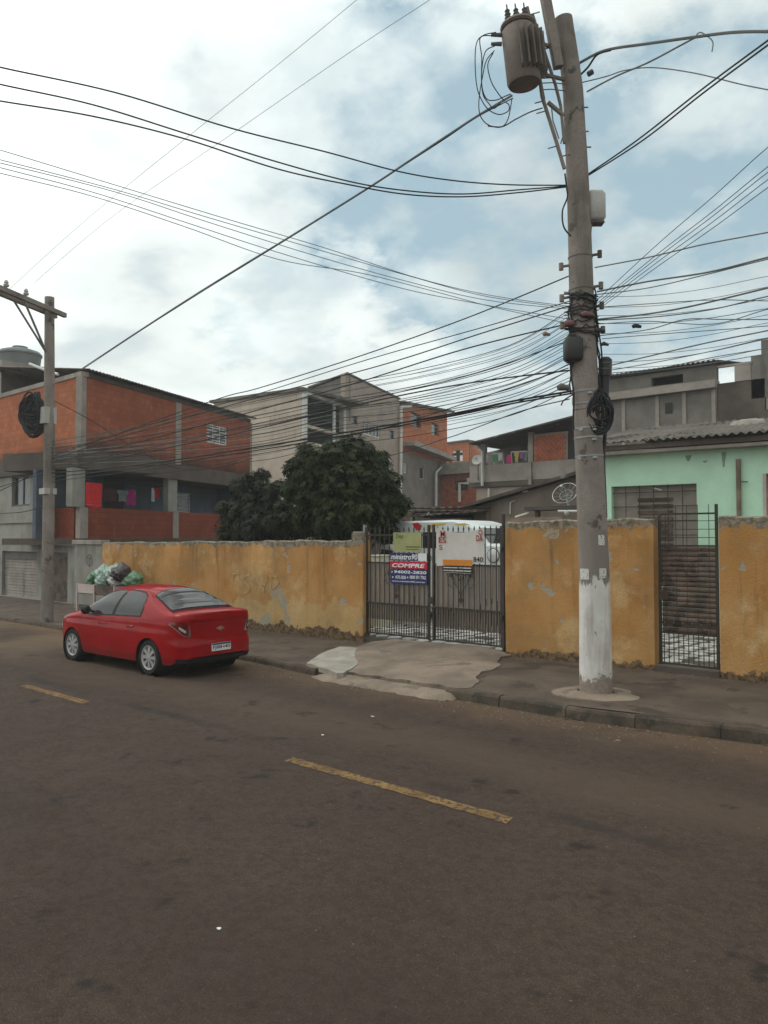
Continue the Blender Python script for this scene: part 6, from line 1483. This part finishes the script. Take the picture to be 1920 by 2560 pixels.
# tail lights wrap the corners
def patch(poly, off, sgn, ni=14, nj=8):     # poly: list of (outline index, z low, z high)
    rows = []
    i0, i1 = poly[0][0], poly[-1][0]; tl = [(a, b) for a, b, c in poly]; th_ = [(a, c) for a, b, c in poly]
    for i in range(i0, i1 + 1):
        za, zb_ = lerp(tl, i), lerp(th_, i); rows.append([cw(p.x, sgn * p.y, p.z) for p in (lowz(i, za + (zb_ - za) * j / nj, off) for j in range(nj + 1))])
    return rows
for sgn in (1, -1):
    m = MB(); m.grid(patch([(33, .715, .74), (36, .705, .90), (44, .72, .945), (54, .80, .95), (66, .90, .935)], .008, sgn)); tl = m.build('tail_light', MAT['tail'], car, smooth=60)
    m = MB(); m.grid(patch([(32, .705, .72), (35, .70, .89), (36, .70, .90)], .010, sgn)); m.build('light_rim', MAT['chrome'], tl, smooth=60)
    m = MB(); m.grid(patch([(36, .70, .713), (44, .712, .728), (54, .79, .808), (66, .892, .905)], .010, sgn, nj=3)); m.build('light_rim', MAT['chrome'], tl, smooth=60)
    m = MB(); m.grid(patch([(40, .76, .80), (46, .79, .84), (52, .83, .87)], .011, sgn, nj=3)); m.build('indicator_lens', MAT['lens'], tl, smooth=60)
    m = MB(); i_ = idx(3.95); m.grid([[cw(p.x, sgn * p.y, p.z) for p in (lowz(i, z, .008) for z in (.60, .66, .72))] for i in range(i_ - 4, i_ + 18)]); m.build('headlight', MAT['lens'], car, smooth=60)
    # door handles, seams, arch lips
    for x in (1.32, 2.22):
        m = MB(); q = [lowz(idx(x + k * .04), .80 + .006 * math.sin(k), .014 + (.012 if 0 < k < 5 else 0)) for k in range(6)]; m.tube([cw(v.x, sgn * v.y, v.z) for v in q], .013, 6); m.build('door_handle', MAT['carpaint'], car, smooth=60)
    for x in (2.03, 3.08):
        i = idx(x); m = MB(); m.grid([[cw(p.x + dx, sgn * p.y, p.z) for dx in (-.004, .004)] for p in (lowz(i, z, .0025) for z in [.26 + .05 * k for k in range(14)])]); m.build('door_seam', MAT['bumper'], car)
    m = MB(); q = []
    for k in range(10):
        z = .66 + .034 * k; q.append(lowz(idx(1.20 - .06 * math.sin((k - 3) * .35)), z, .0025))
    m.grid([[cw(p.x + dx, sgn * p.y, p.z) for dx in (-.004, .004)] for p in q]); m.build('door_seam', MAT['bumper'], car)
    # mirror
    c = up_xz(2.78, .985, 0); m = MB()
    m.lathe([(.01, -.09), (.06, -.085), (.085, -.03), (.085, .02), (.05, .08), (.01, .10)], cw(c.x, sgn * (c.y + .135), c.z + .03), Vector(cw(1, 0, 0)) - Vector(cw(0, 0, 0)), 14); mi = m.build('mirror', MAT['bumper'], car, smooth=50)
    MB().tube([cw(c.x, sgn * (c.y - .02), c.z - .01), cw(c.x, sgn * (c.y + .1), c.z + .02)], .022, 6).build('mirror_arm', MAT['bumper'], mi)
# boot lid seams
m = MB()
for sgn in (1, -1): m.grid([[cw(p.x, sgn * p.y, p.z + dz) for dz in (-.004, .004)] for p in (lowz(i, .615, .003) for i in range(0, 36))])
m.build('boot_seam', MAT['bumper'], car)
m = MB()
for sgn in (1, -1): m.grid([[cw(p.x, sgn * p.y, p.z) for p in (lowz(i, z, .004 + .012 * (z > .96)) for z in (.935, .965, .985))] for i in range(0, 34)])
m.build('boot_lip', MAT['carpaint'], car, smooth=60)
# plate, emblem
RP = Pl(cw(-.004, 0, 0)[:2], np.array(cw(0, -1, 0)[:2]) - np.array(cw(0, 0, 0)[:2]))
pl_ = MB().pbox(RP, -.20, .20, .425, .555, .0, .012).build('licence_plate', MAT['signwhite'], car)
MB().pbox(RP, -.197, .197, .525, .553, .0121, .0135).build('plate_band', MAT['signblue'], pl_)
text_mesh('FJI8H40', RP, -.18, .18, .442, .515, .0135, .02).build('lettering', MAT['ink'], pl_)
e = MB(); w_ = .085; h_ = .022; e.pprism(RP, [(-w_, .80 - h_ * .8), (-w_ * .3, .80 - h_ * .8), (-w_ * .3, .80 - h_ * 1.6), (w_ * .36, .80 - h_ * 1.6), (w_ * .36, .80 - h_ * .8), (w_, .80 - h_ * .8), (w_ * .86, .80 + h_ * .8), (w_ * .3, .80 + h_ * .8), (w_ * .3, .80 + h_ * 1.6), (-w_ * .36, .80 + h_ * 1.6), (-w_ * .36, .80 + h_ * .8), (-w_ * .86, .80 + h_ * .8)], -.05, -.022); e.build('emblem', MAT['chrome'], car)
# wheels
def wheel(xw, sgn):
    c = Vector(cw(xw, sgn * .735, RW)); ax_ = (Vector(cw(0, sgn, 0)) - Vector(cw(0, 0, 0)))
    wpart = MB().lathe([(.195, -.085), (.27, -.095), (.298, -.07), (.305, -.03), (.305, .03), (.298, .07), (.27, .095), (.20, .088), (.195, .06), (.195, -.06)], c, ax_, 36, close=True).build('wheel', MAT['rubber'], car, smooth=40)
    MB().lathe([(.01, .03), (.19, .03), (.196, .05), (.19, -.02), (.01, -.02)], c, ax_, 30).build('rim_shadow', MAT['dark'], wpart)
    a = ax_.orthogonal().normalized(); b = ax_.cross(a)
    MB().lathe([(.205, .085), (.208, .093), (.185, .088), (.178, .06), (.19, .05), (.205, .07)], c, ax_, 36, close=True).build('rim', MAT['rim'], wpart, smooth=40)
    MB().lathe([(.045, .04), (.045, .085), (.03, .09), (.005, .09)], c, ax_, 16).build('hub_cap', MAT['rim'], wpart, smooth=40)
    for k in range(8):
        an = 6.283 * k / 8; d = a * math.cos(an) + b * math.sin(an); t_ = ax_.cross(d)
        m = MB(); m.hexa([tuple(v) for v in (c + d * .035 - t_ * .022 + ax_ * .04, c + d * .035 + t_ * .022 + ax_ * .04, c + d * .185 + t_ * .042 + ax_ * .04, c + d * .185 - t_ * .042 + ax_ * .04,
              c + d * .035 - t_ * .018 + ax_ * .088, c + d * .035 + t_ * .018 + ax_ * .088, c + d * .185 + t_ * .036 + ax_ * .082, c + d * .185 - t_ * .036 + ax_ * .082)]); m.build('spoke', MAT['rim'], wpart)
for xw in (XR_, XF_):
    for s in (1, -1): wheel(xw, s)
# ------------------------------------------------------------------ refuse rack and bags
RPz = Pl((0, 11.35), (1, 0)); ua = RPz.at(cL(1065, 1000))[0]; zt_ = RPz.at(cL(1200, 935))[1]; ub = ua + 2.05; zb_ = RPz.at(cL(1200, 1050))[1]
rk = thing('refuse_rack', 'pale pink-white raised refuse rack on legs behind the red car', 'rack', (ua + 1, 11.5, .1))
for x in (ua, ua + .98, ub):
    for y in (11.2, 11.75): MB().box(x - .025, x + .025, y - .025, y + .025, .08, zt_ + .02).build('leg', MAT['pinkbox'], rk)
for (xa, xb) in ((ua + .03, ua + .95), (ua + 1.01, ub - .03)): MB().box(xa, xb, 11.19, 11.21, zb_, zt_).build('front_panel', MAT['pinkbox'] if xa < ua + .5 else MAT['rust'], rk)
MB().box(ua + .03, ub - .03, 11.225, 11.72, zb_ - .03, zb_ - .005).build('floor', MAT['rust'], rk)
for x in (ua - .02, ub + .02): MB().box(x - .01, x + .01, 11.23, 11.72, zb_, zt_).build('end_panel', MAT['pinkbox'], rk)
MB().box(ua + .03, ub - .03, 11.76, 11.785, zb_, zt_).build('rear_panel', MAT['pinkbox'], rk)
def bag(px, r, mat, label, seed, sq=.8):
    u, z = RPz.at(cK(*px), .0); rng = random.Random(seed); bm = bmesh.new(); bmesh.ops.create_icosphere(bm, subdivisions=4, radius=1)
    ph = [rng.uniform(0, 6) for _ in range(6)]
    for v in bm.verts:
        d = v.co.normalized(); k = 1 + .10 * math.sin(4 * d.x + ph[0]) * math.sin(3 * d.y + ph[1]) + .07 * math.sin(9 * d.z + ph[2] + 5 * d.x) + .16 * (mnoise.ridged_multi_fractal(d * 2.2 + Vector((ph[3], ph[4], ph[5])), .9, 2.1, 4, 1.0, 2.0) - .9)
        tz = d.z; co = d * k * r; co.z *= sq
        if tz > .8: co.z += (tz - .8) * r * 1.5; co.x *= 1 - (tz - .8) * 3; co.y *= 1 - (tz - .8) * 3
        v.co = co
    me = bpy.data.meshes.new('garbage_bag'); bm.to_mesh(me); bm.free(); me.shade_smooth(); me.materials.append(MAT[mat])
    o = bpy.data.objects.new('garbage_bag', me); COL.objects.link(o); o.location = (u, 11.47 + rng.uniform(-.08, .08), z); ORG[o.name] = o.location.copy()
    return tag(o, label, 'garbage bag', 'garbage bags on the refuse rack')
bag((318, 215), .24, 'baggreen', 'green garbage bag at the left end of the refuse rack', 1); bag((385, 165), .25, 'bagmint', 'pale mint garbage bag high on the left of the pile', 2); bag((400, 218), .22, 'bagmint', 'pale green tied bag low in the middle of the pile', 3)
bag((455, 170), .29, 'bagmint', 'large striped green-white garbage bag on top of the pile', 4); bag((535, 160), .27, 'bagblack', 'big black garbage bag on top of the pile', 5); bag((490, 215), .25, 'bagwhite', 'white garbage bag in the middle of the rack', 6)
bag((350, 180), .20, 'baggreen', 'dark green bag wedged under the pale mint bag', 7); bag((590, 215), .25, 'baggreen', 'green garbage bag at the right end of the refuse rack', 8); bag((548, 205), .2, 'bagwhite', 'small white bag under the big black bag', 9)
# ------------------------------------------------------------------ white van behind the gate
VP_ = Pl((0, 15.6), (1, 0)); 
def uV(x, y=600): return VP_.at(cG(x, y))[0]
def zV(x, y): return VP_.at(cG(x, y))[1]
u0, u1 = uV(330), uV(1640, 780); ztv = zV(900, 402)
van = thing('white_van', 'white van with red and yellow graphics parked behind the barred gate', 'van', ((u0 + u1) / 2, 16.5, .25))
prof = [(u0, .55), (u1, .55), (u1 + .05, .75), (u1, 1.15), (uV(1500, 640), zV(1480, 640)), (uV(1330, 640), zV(1330, 640) + .02), (uV(1215, 470), zV(1290, 470)), (uV(1100, 400), ztv - .05), (uV(1000, 400), ztv + .02), (u0 + .3, ztv), (u0 + .03, ztv - .12), (u0, ztv - .5)]
MB().pprism(VP_, prof, -1.75, 0).build('body', MAT['vanwhite'], van, bevel=.05, smooth=40)
z_a, z_b = zV(760, 672), zV(760, 515)
for (xa, xb) in ((420, 690), (700, 842), (860, 1180)): 
    MB().pbox(VP_, uV(xa), uV(xb), z_a, z_b, .002, .012).build('side_window', MAT['glass'], van)
ws = [VP_.at(cG(*q)) for q in ((1215, 520), (1225, 520), (1320, 640), (1215, 660))]
MB().pprism(VP_, ws, .002, .012).build('cab_window', MAT['glass'], van)
# windscreen on the slanted front
a = (uV(1335, 640), zV(1330, 640) + .03); b = (uV(1217, 470), zV(1290, 470) - .02); nx, nz = (a[1] - b[1]), (b[0] - a[0]); L = math.hypot(nx, nz); nx, nz = -nx / L * .012, -nz / L * .012
if nx < 0: nx, nz = -nx, -nz
MB().add([VP_.P(a[0] + nx + .004, a[1] + nz + .01, -.15), VP_.P(a[0] + nx + .004, a[1] + nz + .01, -1.6), VP_.P(b[0] + nx + .004, b[1] + nz + .01, -1.6), VP_.P(b[0] + nx + .004, b[1] + nz + .01, -.15)], [(0, 1, 2, 3)]).build('windscreen', MAT['glass'], van)
c = VP_.pt(cG(1395, 745), .02); MB().lathe([(.16, 0), (.16, .02), (.12, .04), (.03, .05)], c, (0, -1, 0), 16).build('headlight', MAT['lens'], van, smooth=40)
MB().lathe([(.175, 0), (.175, .012), (.162, .013)], c, (0, -1, 0), 16).build('headlight_ring', MAT['bumper'], van, smooth=40)
def flat(poly, w, mat, name): MB().pprism(VP_, [VP_.at(cG(*q)) for q in poly], w, w + .003).build(name, MAT[mat], van)
flat([(600, 430), (650, 420), (690, 450), (680, 490), (640, 500), (610, 460)], .003, 'vanred', 'red_graphic'); flat([(745, 470), (800, 430), (930, 425), (920, 440), (800, 455), (770, 500), (740, 500)], .003, 'vanyellow', 'yellow_graphic')
flat([(1000, 440), (1110, 425), (1170, 440), (1100, 446)], .003, 'vanyellow', 'yellow_graphic')
a_, b_ = VP_.at(cG(752, 805)), VP_.at(cG(822, 712)); text_mesh('od', VP_, a_[0], b_[0], a_[1], b_[1], .004).build('lettering', MAT['ink'], van)
for uu in (u0 + .8, u1 - .75):
    for w in (-.2, -1.55):
        c = VP_.P(uu, .235 + .33, w + .12); MB().lathe([(.33, -.1), (.33, .1), (.2, .11), (.2, .04), (.02, .05)], c, (0, -1, 0), 20).build('wheel', MAT['rubber'], van, smooth=40)
t = thing('grey_hatchback', 'pale grey small car standing left of the white van behind the gate', 'car', (uV(250), 15.2, .25))
CP = Pl((0, 14.9), (1, 0)); q = lambda x, y: CP.at(cG(x, y))
a, b = q(238, 650), q(420, 850)
MB().pprism(CP, [(a[0] - .4, .5), (b[0], .5), (b[0], a[1] - .1), (a[0] + .45, a[1] + .05), (a[0] + .05, a[1]), (a[0] - .02, a[1] - .35), (a[0] - .4, a[1] - .45)], -1.5, 0).build('body', MAT['greybox'], t, bevel=.04, smooth=40)
MB().pprism(CP, [(a[0] + .12, a[1] - .32), (b[0] - .05, a[1] - .32), (b[0] - .05, a[1] - .12), (a[0] + .2, a[1] - .08)], .002, .01).build('side_window', MAT['glass'], t)
for uu in (a[0], b[0] - .3): MB().lathe([(.28, -.09), (.28, .09), (.16, .1), (.02, .06)], CP.P(uu, .52, -.06), (0, -1, 0), 18).build('wheel', MAT['rubber'], t, smooth=40)
r = Pl((0, 13.6), (1, 0)).rect(cG(158, 756), cG(272, 852)); t = thing('storage_box', 'cream box standing just inside the left gate leaf', 'box', (r[0], 13.6, .24))
MB().box(r[0], r[1], 13.6, 14.1, .235, r[3]).build('case', MAT['cream'], t, bevel=.015); MB().box(r[0] - .02, r[1] + .02, 13.58, 14.12, r[3] + .002, r[3] + .04).build('lid', MAT['cream'], t, bevel=.01)
# ------------------------------------------------------------------ litter on the road
def scrap(px, s, mat, label, seed):
    p = onz(*px); rng = random.Random(seed); n = 7; m = MB()
    top = [(p[0] + s * rng.uniform(.6, 1.1) * math.cos(6.283 * i / n), p[1] + s * rng.uniform(.5, 1) * math.sin(6.283 * i / n), .003 + rng.uniform(0, .006)) for i in range(n)]
    m.add([(p[0], p[1], .009)] + top + [(x, y, .002) for x, y, z in top], [(0, 1 + i, 1 + (i + 1) % n) for i in range(n)] + [(1 + i, 1 + n + i, 1 + n + (i + 1) % n, 1 + (i + 1) % n) for i in range(n)])
    tag(m.build('litter', MAT[mat]), label, 'litter')
scrap(D(473, 2007), .02, 'signwhite', 'white paper scrap on the asphalt near the bottom left', 1); scrap(D(697, 1588), .018, 'signwhite', 'white scrap on the asphalt beyond the yellow dash', 2)
scrap(D(805, 1548), .03, 'paper', 'pale flattened scrap on the road below the driveway ramp', 3); scrap(D(1335, 1600), .05, 'wood', 'brown scrap in the gutter right of the big pole', 4)

# grit and crumbs along the gutter and at the foot of the walls
rng = random.Random(77); m = MB()
def crumb(x, y, z, r):
    a = rng.uniform(0, 6.28); b = len(m.v); pts = [(x + r * math.cos(a + k * 1.571) * rng.uniform(.6, 1.2), y + r * math.sin(a + k * 1.571) * rng.uniform(.6, 1.2), z) for k in range(4)]
    m.v += pts + [(x, y, z + r * rng.uniform(.5, 1.0))]; m.f += [(b, b + 1, b + 4), (b + 1, b + 2, b + 4), (b + 2, b + 3, b + 4), (b + 3, b, b + 4)]
for k in range(2600):
    x = rng.uniform(-17, .5); d = abs(rng.gauss(0, .28)); crumb(x, kerb_y(x) - .03 - d, .001, rng.choice((.006, .008, .011, .016, .022)) * rng.uniform(.7, 1.2))
for k in range(1500):
    x = rng.uniform(-20, .5); d = abs(rng.gauss(0, .14))
    if -11.0 < x < -7.5: continue
    crumb(x, YW - .02 - d, walk_z(x, YW - d) + .002, rng.choice((.006, .010, .014, .02)))
for k in range(700):
    x = rng.uniform(-14, 1.5); y = rng.uniform(3, 9); crumb(x, y, .001, rng.choice((.004, .006, .009)))
org = Vector((0, 0, 0)); me = bpy.data.meshes.new('grit'); me.from_pydata(m.v, [], m.f); me.materials.append(plain('grit', (.15, .115, .085), .95, .4, 9, 40, 0)); me.update()
o = bpy.data.objects.new('grit', me); COL.objects.link(o); tag(o, 'loose grit lying along the gutter and the wall foot', 'grit', kind='stuff')
# fallen leaves
lm = plain('dry_leaf', (.13, .075, .03), .9, .35, 20, 40, 0)
m2 = MB()
for k in range(140):
    x = rng.uniform(-18, -1); nearw = rng.random() < .55
    y = YW - abs(rng.gauss(0, .18)) - .03 if nearw else kerb_y(x) - abs(rng.gauss(0, .25)) - .04; z = (walk_z(x, y) + .012) if nearw else .006
    if nearw and -11.0 < x < -7.5: continue
    a = rng.uniform(0, 6.28); c_, s_ = math.cos(a), math.sin(a); s = rng.uniform(.7, 1.5)
    m2.add([(x + s * (u * c_ - v * s_), y + s * (u * s_ + v * c_), z + w * s) for u, v, w in ((-.03, 0, 0), (0, -.013, .006), (.032, 0, .002), (0, .013, .006))], [(0, 1, 3), (1, 2, 3)])
me = bpy.data.meshes.new('fallen_leaves'); me.from_pydata(m2.v, [], m2.f); me.materials.append(lm); me.update()
o = bpy.data.objects.new('fallen_leaves', me); COL.objects.link(o); tag(o, 'dry fallen leaves scattered along the gutter and wall foot', 'leaves', kind='stuff')
# ------------------------------------------------------------------ added haze volume standing in for the lens veil
def haze(density=.0013):
    m = MB().box(-130, 70, -40, 125, -1.0, 17.0); o = m.build('haze', None); tag(o, kind='stuff')
    mt = bpy.data.materials.new('haze_veil'); mt.use_nodes = True; t = mt.node_tree; t.nodes.clear()
    out = t.nodes.new('ShaderNodeOutputMaterial'); v = t.nodes.new('ShaderNodeVolumePrincipled')
    v.inputs['Color'].default_value = (.93, .95, .94, 1); v.inputs['Density'].default_value = density; v.inputs['Anisotropy'].default_value = .35
    t.links.new(v.outputs[0], out.inputs['Volume']); o.data.materials.append(mt)
haze()
